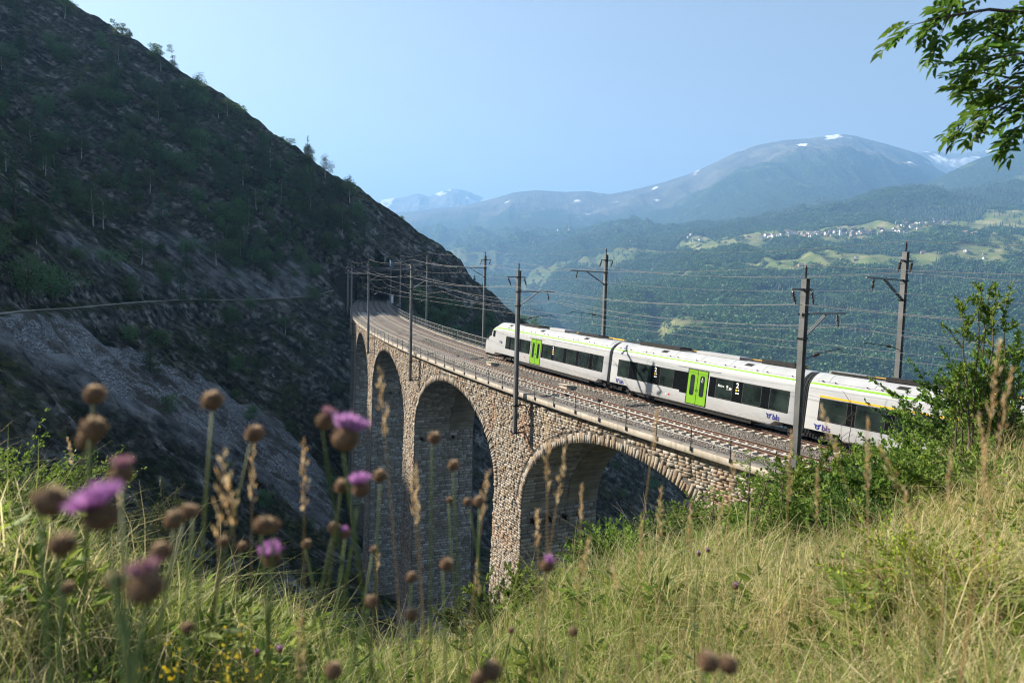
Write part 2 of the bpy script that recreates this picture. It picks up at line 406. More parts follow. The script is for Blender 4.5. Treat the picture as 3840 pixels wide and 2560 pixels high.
# footpath benched into the shaded wall, a pale rib of rock, the scree between them
def lay_out():
    global PATH, RIBS, SCREE
    cols = np.linspace(-400,1100,301); ta = np.array([_tan0(c,690) for c in cols]); rows_x = [-200,-60,0,80,160,240,320,400,450,500,560,620,680,730,765,790]; rows_y = [742,729,719,712,708,701,693,690,687,689,688,686,683,679,668,652]
    P = []
    for y in (30,45,60,75,90,100,110,120,130,140,150): P.append((np.interp(y,[0,60,97,130,180,230],[-80,-75,-73,-78,-86,-92])+1.5*math.sin(y*.09),y))
    P += [(-81,158),(-78,166),(-73,174),(-67,180),(-61,184.5),(-55,189),(-50,192)]
    out = []
    for x,y in P:
        col = float(np.interp(x/y,ta,cols)); row = float(np.interp(col,rows_x,rows_y)) if col > -200 else 742; out.append((x,y,_tan0(col,row,1)*y))
    PATH = [tuple(np.array(a)*(1-f)+np.array(b)*f) for a,b in zip(out[:-1],out[1:]) for f in np.linspace(0,1,4,endpoint=False)]+[out[-1]]
    def pl(pts): return [tuple(p) for p in (on_ground(x,y,45,260,.5) for x,y in pts) if p is not None]
    RIBS = [(pl([(-60,770),(0,802),(100,850),(200,905),(300,958),(400,1000),(500,1050),(600,1100),(700,1165),(800,1250)]),2.4,1.9),(pl([(350,560),(450,600),(560,640),(690,672)]),1.8,3.2),(pl([(150,560),(330,640),(420,680)]),1.4,2.2)]
    SCREE = pl([(-80,735),(220,770),(450,850),(640,960),(740,1080),(800,1230),(600,1085),(300,945),(0,795),(-80,760)])
def _tan0(px, py, k=0):
    d = ray(px,py); return (d[0] if k == 0 else d[2])/d[1]
def build_path():
    P = [Vector(p) for p in PATH]; m = MB(); vs = []; fs = []; fine = []
    for a,b in zip(P[:-1],P[1:]): fine += [a.lerp(b,i/3) for i in range(3)]
    for i,p in enumerate(fine):
        tn = (fine[min(i+1,len(fine)-1)]-fine[max(i-1,0)]); tn.z = 0; tn.normalize(); nn = Vector((tn.y,-tn.x,0)); w = .62+.18*math.sin(i*.7)+.1*math.sin(i*.23)
        for k in (-1,-.6,.6,1): vs.append((p.x+nn.x*w*k,p.y+nn.y*w*k,p.z+(.10 if abs(k) < .8 else -.3)))
        if i:
            for k in range(3): fs.append(((i-1)*4+k,(i-1)*4+k+1,i*4+k+1,i*4+k))
    m.add(vs,fs); tag(m.build("footpath",MAT["path"],smooth=True),kind="structure")
lay_out()
build_ground()

t = NT("path"); n1 = t.noise(1.5,5)
t.bsdf(t.ramp(n1,[(.3,(.20,.18,.15)),(.6,(.36,.33,.28))]),.95,0,t.bump(t.noise(8,3),.5,.04),.1)
build_path()

# ------------------------------------------------------------------ the far side of the main valley
_fx = np.array([300,600,900,1100,1300,1500,1700,1900,2100,2352,2700,3100])
_R = {  # photograph row and distance of terrace edges, village line, ridges, for each column above
 2:[(760,2700),(760,2650),(760,2600),(765,2300),(800,1800),(780,1500),(820,1350),(860,1300),(900,1250),(950,1200),(1000,1150),(1050,1100)],
 3:[(700,3600),(700,3550),(700,3500),(700,3000),(742,2300),(705,1900),(705,1800),(722,1750),(740,1700),(760,1650),(780,1600),(800,1550)],
 4:[(650,4600),(650,4550),(650,4500),(640,4000),(665,3000),(628,2500),(614,2400),(600,2300),(598,2250),(588,2250),(578,2200),(560,2150)],
 5:[(610,5400),(610,5350),(610,5300),(590,4800),(600,4000),(572,3300),(552,3000),(541,2900),(530,2900),(532,2900),(512,2900),(490,2900)],
 6:[(570,6300),(570,6250),(570,6200),(550,5600),(560,4600),(545,3800),(522,3500),(502,3400),(482,3500),(472,3600),(442,3600),(410,3600)],
 7:[(545,7000),(545,7000),(540,6900),(522,6400),(520,5600),(505,4800),(500,4300),(464,4000),(426,4200),(400,4400),(360,4400),(320,4400)]}
def _tan(px,py):
    d = ray(px,py); return d[0]/d[1], d[2]/d[1]
FD = np.zeros((9,12)); FZ = np.zeros((9,12)); FA = np.zeros(12)
for j,px in enumerate(_fx):
    for k in range(2,8):
        yy,dd = _R[k][j]; a,e = _tan(px,yy); FD[k,j] = dd; FZ[k,j] = e*dd
    FA[j] = _tan(px,600)[0]
    FD[0,j] = 700; FZ[0,j] = -392; FD[1,j] = FD[2,j]*.72; FZ[1,j] = -385 if px > 1000 else FZ[2,j]-250
    FD[8,j] = FD[7,j]*1.16; FZ[8,j] = FZ[7,j]*.93
FZ[1] = np.minimum(FZ[1],FZ[2]-60)
_vv = np.linspace(0,8,161)
def _sm(a):
    b = np.pad(a,((7,7),(0,0)),mode='edge'); return sum(b[i:i+len(a)] for i in range(15))/15.
FDD = _sm(np.stack([np.interp(_vv,np.arange(9),FD[:,j]) for j in range(12)],1)); FZZ = _sm(np.stack([np.interp(_vv,np.arange(9),FZ[:,j]) for j in range(12)],1))
def far_surface(A, v):
    """point of the far slope at view tangent A and row v"""
    jf = np.interp(A,FA,np.arange(12)); j0 = np.clip(jf.astype(int),0,10); f = jf-j0; f = f*f*(3-2*f)*.6+f*.4
    i = np.clip(v/8*160,0,159.999); i0 = i.astype(int); g = i-i0
    def tab(T): return (T[i0,j0]*(1-f)+T[i0,j0+1]*f)*(1-g)+(T[i0+1,j0]*(1-f)+T[i0+1,j0+1]*f)*g
    d = tab(FDD); z = tab(FZZ); x = A*d
    k = sstep(.8,1.8,v); z = z+k*(.016*d*fbm(x/430,d/430,4,81)+.012*d*ridged(x/260,d/700,4,83)-.006*d)
    # tributary gorge cut into the slope
    gx = np.interp(d,[1200,1900,2600,3600,5200],[.145,.10,.075,.04,-.02]); w = np.abs(A-gx)/.028
    z = z-.050*d*np.exp(-w*w)*sstep(1.2,2.2,v)*sstep(6.2,4.6,v)
    gx = np.interp(d,[1200,1800,2600,3600],[.235,.21,.20,.19]); w = np.abs(A-gx)/.016
    z = z-.022*d*np.exp(-w*w)*sstep(1.2,2.0,v)*sstep(4.2,3.4,v)
    return np.stack([x,d,z],-1)
def far_at(px, py):
    """point of the far slope seen at a pixel"""
    a,e = _tan(px,py); v = np.linspace(1.5,8,700); P = far_surface(np.full(700,a),v); ok = P[:,2]/P[:,1] >= e
    return P[ok.argmax()] if ok.any() else P[-1]
def field_mask(x, d, z, v):
    n = fbm(x/330+7,d/420,4,91); n2 = fbm(x/120,d/150,3,95)
    band = 1.05*np.exp(-((v-4.0)/.30)**2)+1.3*np.exp(-((v-5.15)/.52)**2)+.42*np.exp(-((v-6.3)/.7)**2)+.05*np.exp(-((v-2.9)/.8)**2)
    far = sstep(3200,4600,d)*.10
    return sstep(.30,.44,band*.56+n*.50+n2*.24-far*2.0-.04)*np.where(x/d < .19,.45*sstep(4.3,4.7,v),np.clip(sstep(3.0,3.7,v)+.8*(n > .62),0,1))
def build_far():
    na,nv = 560,250
    A = np.linspace(FA[0],FA[-1],na); v = np.linspace(0,8,nv); AA,VV = np.meshgrid(A,v); P = far_surface(AA,VV)
    fm = field_mask(P[...,0],P[...,1],P[...,2],VV)
    me = np_mesh("valley_slope",P.reshape(-1,3),grid_quads(nv,na),smooth=True); fattr(me,"field",fm); me.materials.append(MAT["valley"])
    tag(link(bpy.data.objects.new("valley_slope",me)),kind="structure")
    s = 15000; me = np_mesh("valley_floor",[(-s,-2800,-396),(s,-2800,-396),(s,14000,-396),(-s,14000,-396)],[(0,1,2,3)]); me.materials.append(MAT["valley"])
    tag(link(bpy.data.objects.new("valley_floor",me)),kind="structure")
def mountain(name, crest, base=.60, bz=.22, amp=.05, seed=1, pw=1.15, nx=420, ny=110, mat="mountain", snow=0.0, treeline=.62):
    px = np.array([c[0] for c in crest],float); A0 = np.array([_tan(c[0],c[1])[0] for c in crest]); E0 = np.array([_tan(c[0],c[1])[1] for c in crest]); D0 = np.array([c[2] for c in crest],float)
    A = np.linspace(A0[0],A0[-1],nx); E = np.interp(A,A0,E0); D = np.interp(A,A0,D0)
    k = np.ones(5)/5; E = np.convolve(np.pad(E,2,mode='edge'),k,'valid'); D = np.convolve(np.pad(D,12,mode='edge'),np.ones(25)/25,'valid')
    tt = np.concatenate([np.linspace(0,1,ny),[1.02,1.06,1.12]]); AA,TT = np.meshgrid(A,tt); DD = D[None,:]; ZC = (E*D)[None,:]
    d = DD*(base+(1-base)*TT); z = ZC*(bz+(1-bz)*np.minimum(TT,1)**pw)-np.maximum(0,TT-1)*ZC*3.0
    x = AA*d; w = np.clip(TT*1.6,0,1)*np.clip((1-TT)*3.2,.0,1)
    z = z+amp*ZC*w*(1.2*ridged(x/900+seed,d/2600,4,seed)+.7*fbm(x/700,d/700,4,seed+5)-.35)+.004*ZC*ridged(x/160,d/160,3,seed+3)*np.clip(1.1-TT,0.1,1)
    me = np_mesh(name,np.stack([x,d,z],-1).reshape(-1,3),grid_quads(len(tt),nx),smooth=True)
    fattr(me,"alp",sstep(treeline-.10,treeline+.12,TT+.12*fbm(x/600,d/900,3,seed+8)))
    sn = sstep(.30,.42,fbm(x/260,d/420,3,seed+31)+.55*TT-.62+snow)*sstep(.5,.8,TT)
    fattr(me,"snow",sn); me.materials.append(MAT[mat])
    return tag(link(bpy.data.objects.new(name,me)),kind="structure")
t = NT("valley")
fld = t.attr("field"); n1 = t.noise(.012,5); n2 = t.noise(.05,4)
fc = t.ramp(t.math('ADD',t.math('MULTIPLY',n1,.7),t.math('MULTIPLY',n2,.3)),[(.36,(.085,.125,.035)),(.5,(.155,.175,.060)),(.60,(.26,.235,.115)),(.72,(.31,.27,.145))])
wd = t.ramp(n2,[(.3,(.022,.045,.018)),(.7,(.050,.085,.030))])
t.bsdf(t.mix(fld,wd,fc),.95,0,t.bump(n2,.4,4.0),.05)
t = NT("mountain")
n1 = t.noise(.004,6,.6); n2 = t.noise(.03,5,.65); vo = t.vor(.035)
fo = t.ramp(n2,[(.3,(.014,.026,.012)),(.55,(.030,.052,.020)),(.75,(.055,.080,.030))])
fo = t.mix(t.mrange(n1,.60,.70,0,.8),fo,(.13,.16,.055))
al = t.ramp(n1,[(.35,(.065,.062,.045)),(.5,(.105,.096,.072)),(.65,(.15,.138,.112))])
c = t.mix(t.attr("alp"),fo,al); c = t.mix(t.attr("snow"),c,(.85,.87,.9))
t.bsdf(c,.95,0,t.bump(t.math('ADD',t.math('MULTIPLY',vo,.5),n2),1.0,22.0),.05)
t = NT("snow_mountain"); n1 = t.noise(.004,6,.6)
c = t.ramp(n1,[(.35,(.10,.10,.10)),(.6,(.24,.23,.22))]); c = t.mix(t.attr("snow"),c,(.88,.9,.93)); t.bsdf(c,.9,0,t.bump(n1,1,120),.05)
build_far()
mountain("mountain",[(500,520,9600),(700,505,9600),(880,491,9500),(930,487,9500),(1000,479,9400),(1050,476,9300),(1100,464,9200),(1130,457,9100),(1180,442,9000),(1230,437,8900),(1300,441,8800),(1350,439,8700),(1400,446,8600),(1450,437,8500),(1520,420,8400),(1580,401,8200),(1620,384,8100),(1690,350,7900),(1740,333,7800),(1800,322,7700),(1860,318,7650),(1900,312,7600),(1930,308,7600),(1960,311,7600),(1990,319,7600),(2040,332,7600),(2100,350,7600),(2150,373,7600),(2200,402,7600),(2300,440,7600)],base=.62,bz=.30,amp=.085,seed=101,nx=640,ny=130)
mountain("mountain_spur",[(1980,490,5600),(2050,452,5600),(2100,432,5600),(2160,405,5600),(2230,372,5600),(2290,350,5600),(2352,322,5600),(2500,268,5600),(2900,190,5600)],base=.80,bz=.5,amp=.03,seed=131,snow=-3,treeline=1.6,nx=260,ny=70)
mountain("snow_ridge",[(1950,380,10600),(2050,356,10600),(2090,350,10600),(2140,347,10600),(2200,353,10600),(2250,347,10600),(2300,342,10600),(2352,334,10600),(2550,310,10600)],base=.86,bz=.7,amp=.05,seed=151,mat="snow_mountain",snow=.34,treeline=0,nx=220,ny=50)
mountain("snow_range",[(600,490,12600),(740,478,12600),(800,471,12600),(860,462,12600),(900,456,12600),(940,450,12600),(960,443,12600),(985,452,12600),(1010,441,12600),(1040,433,12600),(1070,437,12600),(1090,446,12600),(1130,461,12600),(1220,478,12600)],base=.86,bz=.6,amp=.05,seed=171,mat="snow_mountain",snow=.30,treeline=0,nx=300,ny=50)

# air between here and the mountains
t = NT("haze"); pv = t.n("ShaderNodeVolumePrincipled"); pv.inputs['Color'].default_value = (.28,.56,1.0,1); pv.inputs['Density'].default_value = HAZE_D
pv.inputs['Anisotropy'].default_value = .15; t.l(pv.outputs[0],t.out.inputs[1])
m = MB(); m.box((0,5500,775),(32000,17600,2350)); hz = m.build("haze",MAT["haze"]); tag(hz,kind="stuff")

# ------------------------------------------------------------------ stone viaduct
AR_A, AR_B, PITCHV, S0, NAR = 10.95, 7.0, 26.6, 7.35, 5
LF, LB = -2.36, 4.5                             # lateral position of the near and far wall faces
ZBOT = -62.0
ARCH = [(S0+PITCHV*k, float(zrail(S0+PITCHV*k))-1.9) for k in range(NAR)]      # centre s, crown height
def lat_face(z, sprz): return LF-.018*np.maximum(0, sprz-z)
SPR_Z = lambda s: np.interp(s,[a[0] for a in ARCH],[a[1]-AR_B for a in ARCH])
def half_open(k, z, extra=0.0):
    """half width of opening k at height z (batter below the springing)"""
    s0,zc = ARCH[k]; zs = zc-AR_B; z = np.asarray(z,float)
    up = (AR_A+extra)*np.sqrt(np.clip(1-((z-zs)/(AR_B+extra))**2,0,1)); up = np.where(z > zc+extra,0,up)
    return np.where(z >= zs, up, AR_A-.020*(zs-z)+(extra if False else 0))
def PZ(s, lat, z):
    """points at s, lat with absolute height z"""
    p = loc(s,lat,0); p = np.array(p); p[...,2] = z; return p

t = NT("mortar"); n = t.noise(2.5,5); t.bsdf(t.ramp(n,[(.3,(.085,.075,.062)),(.7,(.19,.17,.145))]),.95,0,t.bump(t.noise(14,4),.8,.04),.1)
t = NT("rubble_stone")
tone = t.attr("tone"); n = t.noise(5,5,.6); w = t.noise(.35,3)
c = t.ramp(tone,[(0,(.11,.085,.062)),(.15,(.22,.15,.10)),(.32,(.30,.235,.17)),(.55,(.34,.295,.24)),(.75,(.26,.235,.205)),(.9,(.44,.40,.345)),(1,(.18,.17,.155))])
c = t.mix(t.mrange(n,.35,.7,0,.5),c,(.37,.32,.255)); c = t.mix(t.mrange(w,.56,.72,0,.55),c,(.30,.155,.085))
c = t.mix(t.mrange(t.noise(1.3,4),.60,.75,0,.5),c,(.10,.085,.07))
stk = t.noise(1.0,4,.6,t.mapping(t.coord(),(.9,.9,.07))); c = t.mix(t.mrange(stk,.55,.70,0,.55),c,(.085,.075,.065)); stl = t.noise(1.0,4,.6,t.mapping(t.coord(),(1.3,1.3,.10),(0,0,0),(7,3,1))); c = t.mix(t.mrange(stl,.60,.74,0,.5),c,(.50,.47,.42))
t.bsdf(c,.9,0,t.bump(n,.9,.05),.15)
t = NT("ashlar")
tone = t.attr("tone"); n = t.noise(6,5,.6)
c = t.ramp(tone,[(0,(.17,.155,.13)),(.4,(.29,.27,.225)),(.75,(.39,.365,.315)),(1,(.52,.50,.45))])
c = t.mix(t.mrange(t.noise(.5,4),.45,.65,0,.6),c,(.20,.165,.115)); c = t.mix(t.mrange(n,.4,.7,0,.4),c,(.42,.395,.34))
t.bsdf(c,.92,0,t.bump(n,.7,.03),.12)
t = NT("soffit")
co = t.coord(); n = t.noise(.8,5,.6); st = t.noise(1.0,4,.6,t.mapping(co,(.3,.3,5)))
c = t.ramp(t.math('ADD',t.math('MULTIPLY',st,.5),t.math('MULTIPLY',n,.5)),[(.35,(.15,.135,.095)),(.5,(.27,.245,.18)),(.65,(.38,.35,.28))])
t.bsdf(c,.92,0,t.bump(st,.5,.05),.1)
t = NT("concrete")
co = t.coord(); n = t.noise(1.2,5,.6); vst = t.noise(1.0,5,.7,t.mapping(co,(5,5,.25)))
c = t.ramp(n,[(.3,(.36,.315,.255)),(.55,(.50,.445,.37)),(.75,(.58,.53,.46))])
c = t.mix(t.mrange(vst,.52,.68,0,.65),c,(.19,.165,.135)); c = t.mix(t.mrange(t.noise(9,3),.62,.75,0,.4),c,(.28,.20,.13))
t.bsdf(c,.85,0,t.bump(t.noise(20,4),.35,.02),.15)
simple("concrete_tan",(.30,.25,.19),.9,0,.25,2,.3); simple("concrete_grime",(.20,.18,.155),.95,0,.35,2.5,.3); simple("dark_iron",(.025,.024,.024),.5,.6,.3,6,.2)

via = empty("viaduct",V(20,2,-30)); tag(via,"curved stone arch railway viaduct with concrete edge beam across the gorge","viaduct")
VO = Vector(via.location)
def part_np(name, Vv, Q, mat, parent, origin=None, smooth=False, tone=None, kind=None):
    """child mesh given in world coordinates; its origin sits at 'origin'"""
    Vv = np.asarray(Vv,float); o0 = np.array(origin if origin is not None else Vv.mean(0)); po = np.array(world_of(parent))
    me = np_mesh(name,Vv-o0,Q,smooth)
    if tone is not None: fattr(me,"tone",tone)
    me.materials.append(MAT[mat]); o = link(bpy.data.objects.new(name,me),parent); o.location = o0-po
    if kind: o["kind"] = kind
    return o
def world_of(o):
    p = Vector((0,0,0))
    while o is not None: p = p+Vector(o.location); o = o.parent
    return p
def sweep(prof, ss, closed=True, caps=True):
    """sweep a (lat, dz) profile along the line; returns arrays"""
    ss = np.asarray(ss,float); n = len(prof); Vv = np.concatenate([loc(s,np.array([p[0] for p in prof]),np.array([p[1] for p in prof])) for s in ss]); Q = []
    m = n if closed else n-1
    for i in range(len(ss)-1):
        for k in range(m):
            k2 = (k+1) % n; Q.append((i*n+k,i*n+k2,(i+1)*n+k2,(i+1)*n+k))
    return Vv,np.array(Q)
def build_viaduct():
    # core walls
    ss = [-12.0]
    for k,(s0,zc) in enumerate(ARCH):
        th = np.linspace(math.pi,0,41); ss += [s0-AR_A-1.2]+list(s0+AR_A*np.cos(th))+[s0+AR_A+1.2]
    ss += [ARCH[-1][0]+AR_A+6, ARCH[-1][0]+AR_A+14]; ss = np.array(sorted(set(np.round(ss,4))))
    def low(s):
        for k,(s0,zc) in enumerate(ARCH):
            if abs(s-s0) < AR_A-1e-6: return zc-AR_B+AR_B*math.sqrt(max(0,1-((s-s0)/AR_A)**2)), True
        return None, False
    Vv = []; Q = []
    def quad(a,b,c_,d):
        n = len(Vv); Vv.extend([a,b,c_,d]); Q.append((n,n+1,n+2,n+3))
    zt = lambda s: float(zrail(s))-.5
    for a,b in zip(ss[:-1],ss[1:]):
        mid = (a+b)/2; inside = low(mid)[1]
        za,zb = (low(a)[0],low(b)[0]) if inside else (None,None)
        sp = float(SPR_Z(mid))
        if inside:
            za = za if za is not None else sp; zb = zb if zb is not None else sp
            for lt,fl in ((LF,0),(LB,1)):
                q = [PZ(a,lt,zt(a)),PZ(b,lt,zt(b)),PZ(b,lt,zb),PZ(a,lt,za)]; quad(*(q if fl else q[::-1]))
        else:
            q = [PZ(a,LF,zt(a)),PZ(b,LF,zt(b)),PZ(b,LF,sp),PZ(a,LF,sp)]; quad(*q[::-1])
            q = [PZ(a,LB,zt(a)),PZ(b,LB,zt(b)),PZ(b,LB,sp),PZ(a,LB,sp)]; quad(*q)
    # piers below the springing
    piers = [(-12.0,ARCH[0][0]-AR_A)]+[(ARCH[k][0]+AR_A,ARCH[k+1][0]-AR_A) for k in range(NAR-1)]+[(ARCH[-1][0]+AR_A,ARCH[-1][0]+AR_A+14)]
    for i,(a,b) in enumerate(piers):
        sp = float(SPR_Z((a+b)/2)); H = sp-ZBOT; f = .018*H; g = .020*H
        aa = a-(g if i > 0 else 0); bb = b+(g if i < len(piers)-1 else 0)
        top = [PZ(a,LF,sp),PZ(b,LF,sp),PZ(b,LB,sp),PZ(a,LB,sp)]; bot = [PZ(aa,LF-f,ZBOT),PZ(bb,LF-f,ZBOT),PZ(bb,LB+f,ZBOT),PZ(aa,LB+f,ZBOT)]
        for j in range(4): quad(bot[j],bot[(j+1)%4],top[(j+1)%4],top[j])
    part_np("wall",Vv,Q,"mortar",via)
    # barrel vaults: stone to the front, a later concrete widening behind with its own step
    for k,(s0,zc) in enumerate(ARCH):
        th = np.linspace(0,math.pi,49); zs = zc-AR_B
        for nm,la,lb,ins,mt in (("vault",LF+.02,1.75,.02,"soffit"),("vault",1.75,LB-.02,.16,"soffit")):
            rows = []
            for e in (0,1):
                for lt in (la,lb): pass
            P1 = PZ(s0+(AR_A-ins)*np.cos(th),la,zs+(AR_B-ins)*np.sin(th)); P2 = PZ(s0+(AR_A-ins)*np.cos(th),lb,zs+(AR_B-ins)*np.sin(th))
            P0 = PZ(s0+(AR_A+.05)*np.cos(th),la,zs+(AR_B+.05)*np.sin(th))
            n = len(th); A = np.concatenate([P0,P1,P2]); Qq = []
            for i in range(n-1): Qq += [(i,i+1,n+i+1,n+i),(n+i,n+i+1,2*n+i+1,2*n+i)]
            part_np(nm,A,Qq,mt,via)
    # rubble stones of the near face
    ST = []   # s0,s1,z0,z1
    z = float(zrail(130))-.62; rnd = random.Random(3)
    while z > -44:
        h = rnd.uniform(.14,.24); z0,z1 = z-h,z; zm = (z0+z1)/2
        iv = [(-9.0,128.0)]; cuts = []
        for k,(c0,zc) in enumerate(ARCH):
            zs = zc-AR_B; ex = .80 if zm > zs-.2 else 0
            if zm < zc+ex:
                ho = float(half_open(k,zm,ex)) if zm >= zs else AR_A-.020*(zs-zm)
                if zm < zs: ho += 0
                cuts.append((c0-ho,c0+ho))
        cur = -9.0; segs = []
        for a,b in cuts:
            if a > cur: segs.append((cur,a))
            cur = max(cur,b)
        if cur < 118: segs.append((cur,min(118,cur+9)))
        for a,b in segs:
            s = a
            while s < b-.05:
                L = rnd.uniform(.24,.62)
                if b-s-L < .2: L = b-s
                if z1 < float(zrail(s+L/2))-.58 and not (s > 104 and zm < -30): ST.append((s,s+L,z0,z1))
                s += L
        z -= h
    ST = np.array(ST); N = len(ST); rg = np.random.default_rng(5)
    sm = ST[:,:2].mean(1); zm = ST[:,2:].mean(1); spz = SPR_Z(sm); lf = lat_face(zm,spz)
    def stone_arrays(ST, lf, prot):
        N = len(ST); g = .009; V8 = np.zeros((N,9,3)); S_ = np.zeros((N,9)); L_ = np.zeros((N,9)); Z_ = np.zeros((N,9))
        b = rg.uniform(.001,.022,(N,4)); jz = rg.uniform(-.018,.018,(N,4)); pj = prot[:,None]*rg.uniform(.35,1.35,(N,4))
        cs = [(0,2),(1,2),(1,3),(0,3)]
        for i,(p,q) in enumerate(cs):
            sg = 1 if p == 0 else -1; zg = 1 if q == 2 else -1
            S_[:,i] = ST[:,p]+sg*g; Z_[:,i] = ST[:,q]+zg*g; L_[:,i] = lf+.03
            S_[:,4+i] = ST[:,p]+sg*(g+b[:,i]); Z_[:,4+i] = ST[:,q]+zg*(g+b[:,i]*.6)+jz[:,i]; L_[:,4+i] = lf-pj[:,i]
        S_[:,8] = S_[:,4:8].mean(1)+rg.uniform(-.12,.12,N)*(ST[:,1]-ST[:,0])*1.8; Z_[:,8] = Z_[:,4:8].mean(1)+rg.uniform(-.02,.02,N); L_[:,8] = L_[:,4:8].mean(1)-rg.uniform(-.012,.014,N)
        P = loc(S_,L_,0); P[...,2] = Z_; return P
    FQ = np.array([(0,1,5),(0,5,4),(1,2,6),(1,6,5),(2,3,7),(2,7,6),(3,0,4),(3,4,7),(4,5,8),(5,6,8),(6,7,8),(7,4,8)])
    def emit(P, tone, name, mat, single):
        """the largest-looking ones singly, the rest joined"""
        N = len(P); c = P.mean(1); dist = np.linalg.norm(c,axis=1); size = np.linalg.norm(P[:,1]-P[:,0],axis=1)*np.linalg.norm(P[:,3]-P[:,0],axis=1)/dist**2
        order = np.argsort(-size); one = order[:single]; rest = order[single:]
        for i in one: part_np(name,P[i],FQ,mat,via,c[i],tone=np.full(9,tone[i]))
        if len(rest):
            A = P[rest].reshape(-1,3); Q = (FQ[None]+np.arange(len(rest))[:,None,None]*9).reshape(-1,3)
            part_np(name,A,Q,mat,via,VO,tone=np.repeat(tone[rest],9),kind="stuff")
    P = stone_arrays(ST,lf,.012+.10*rg.random(N)**1.7); emit(P,rg.random(N),"stone","rubble_stone",300)
    # arch rings
    VP = []; VT = []
    for k,(c0,zc) in enumerate(ARCH[:4]):
        zs = zc-AR_B; th = 0.0; ths = [0.0]
        while th < math.pi:
            r = math.hypot(AR_A*math.sin(th),AR_B*math.cos(th)); th += rnd.uniform(.17,.32)/r; ths.append(min(th,math.pi))
        for a,b in zip(ths[:-1],ths[1:]):
            if b-a < .004: continue
            Lr = rnd.uniform(.45,.80); pr = rnd.uniform(.02,.085); g = .0012; row = []
            for lt,ins in ((LF+.03,0),(LF-pr,.02)):
                for (tt,e) in ((a+g+ins*.06,.0+ins),(b-g-ins*.06,.0+ins),(b-g-ins*.06,Lr-ins),(a+g+ins*.06,Lr-ins)):
                    nx_,nz_ = math.cos(tt)/AR_A,math.sin(tt)/AR_B; L = math.hypot(nx_,nz_); nx_/=L; nz_/=L
                    row.append((c0+AR_A*math.cos(tt)+nx_*e,lt+(rnd.uniform(-.035,.035) if ins else 0),zs+AR_B*math.sin(tt)+nz_*e))
            m_ = np.mean(row[4:],0); row.append((m_[0],m_[1]-rnd.uniform(-.01,.02),m_[2])); R_ = np.array(row); p = loc(R_[:,0],R_[:,1],0); p[:,2] = R_[:,2]; VP.append(p); VT.append(rnd.random())
    emit(np.array(VP),np.array(VT),"voussoir","rubble_stone",300)
    # dressed blocks on the pier sides that look toward the camera, and the courses of the vault
    BP = []; BT = []
    def block(pts, out):   # four corners on the wall, raised toward 'out'
        pts = np.array(pts); c = pts.mean(0); n = np.cross(pts[1]-pts[0],pts[3]-pts[0]); n /= np.linalg.norm(n); n = n if n @ out > 0 else -n; e = pts+(c-pts)*.02; h = rg.uniform(.02,.055)
        f = pts+(c-pts)*rg.uniform(.05,.12)+n*h; BP.append(np.concatenate([e-n*.02,f,[f.mean(0)+n*.01]])); BT.append(rg.random())
    for k,(c0,zc) in enumerate(ARCH[:4]):
        zs = zc-AR_B; z = zs; zb = -46 if k < 3 else -40
        while z > zb:
            h = rnd.uniform(.24,.36); lt = LF-.018*(zs-z)+.02; off = 0
            while lt < LB-.05:
                L = rnd.uniform(.45,.95); l2 = min(lt+L,LB-.02)
                s1 = c0+AR_A-.020*(zs-z)-.0; s2 = c0+AR_A-.020*(zs-z+h)
                block([PZ(s1,lt,z-.012),PZ(s2,lt,z-h),PZ(s2,l2-.012,z-h),PZ(s1,l2-.012,z-.012)][::-1],-np.array([math.cos(heading(c0+AR_A)),math.sin(heading(c0+AR_A)),0])); lt = l2
            z -= h
        th = .06
        while th < 1.9:
            r = math.hypot(AR_A*math.sin(th),AR_B*math.cos(th)); dt = rnd.uniform(.24,.36)/r; lt = LF+.04
            while lt < 1.7:
                l2 = min(lt+rnd.uniform(.5,1.1),1.73); R1 = (AR_A-.02,AR_B-.02)
                block([PZ(c0+R1[0]*math.cos(th),lt,zs+R1[1]*math.sin(th)),PZ(c0+R1[0]*math.cos(th),l2-.012,zs+R1[1]*math.sin(th)),PZ(c0+R1[0]*math.cos(th+dt*.95),l2-.012,zs+R1[1]*math.sin(th+dt*.95)),PZ(c0+R1[0]*math.cos(th+dt*.95),lt,zs+R1[1]*math.sin(th+dt*.95))][::-1],np.array(PZ(c0,lt,zs))-np.array(PZ(c0+R1[0]*math.cos(th),lt,zs+R1[1]*math.sin(th)))); lt = l2
            th += dt
    # orient raised faces toward the opening
    P = np.array(BP); emit(P,np.array(BT),"block","ashlar",300)
    # edge beams in lengths
    prof = [(LF+.05,-.62),(-2.72,-.60),(-2.76,-.56),(-2.76,-.22),(-2.72,-.19),(-2.30,-.16),(-2.26,-.20),(-2.24,-.75)]
    s = -14.0
    while s < 128:
        e = s+7.6; sg = np.linspace(s+.008,e-.008,5); Vv,Q = sweep(prof,sg); n = len(prof)
        o = part_np("edge_beam",Vv,Q,"concrete",via); o.data.materials.append(MAT["concrete_grime"]); kk = np.arange(len(Q)) % n; o.data.polygons.foreach_set("material_index",((kk == 4)|(kk == 3)).astype(np.int32))
        s = e
    prof = [(6.7,-.70),(7.38,-.66),(7.38,-.40),(6.92,-.38),(6.90,-.75)]
    s = -14.0
    while s < 186:
        e = s+10; Vv,Q = sweep(prof,np.linspace(s+.008,e-.008,6)); part_np("edge_beam",Vv,Q,"concrete_tan",via); s = e
    # deck slab under the ballast
    Vv,Q = sweep([(LF,-.72),(6.9,-.62),(6.9,-.80),(LB,-1.3),(LF,-.95)],np.linspace(-12,129,71)); part_np("deck_slab",Vv,Q,"concrete",via)
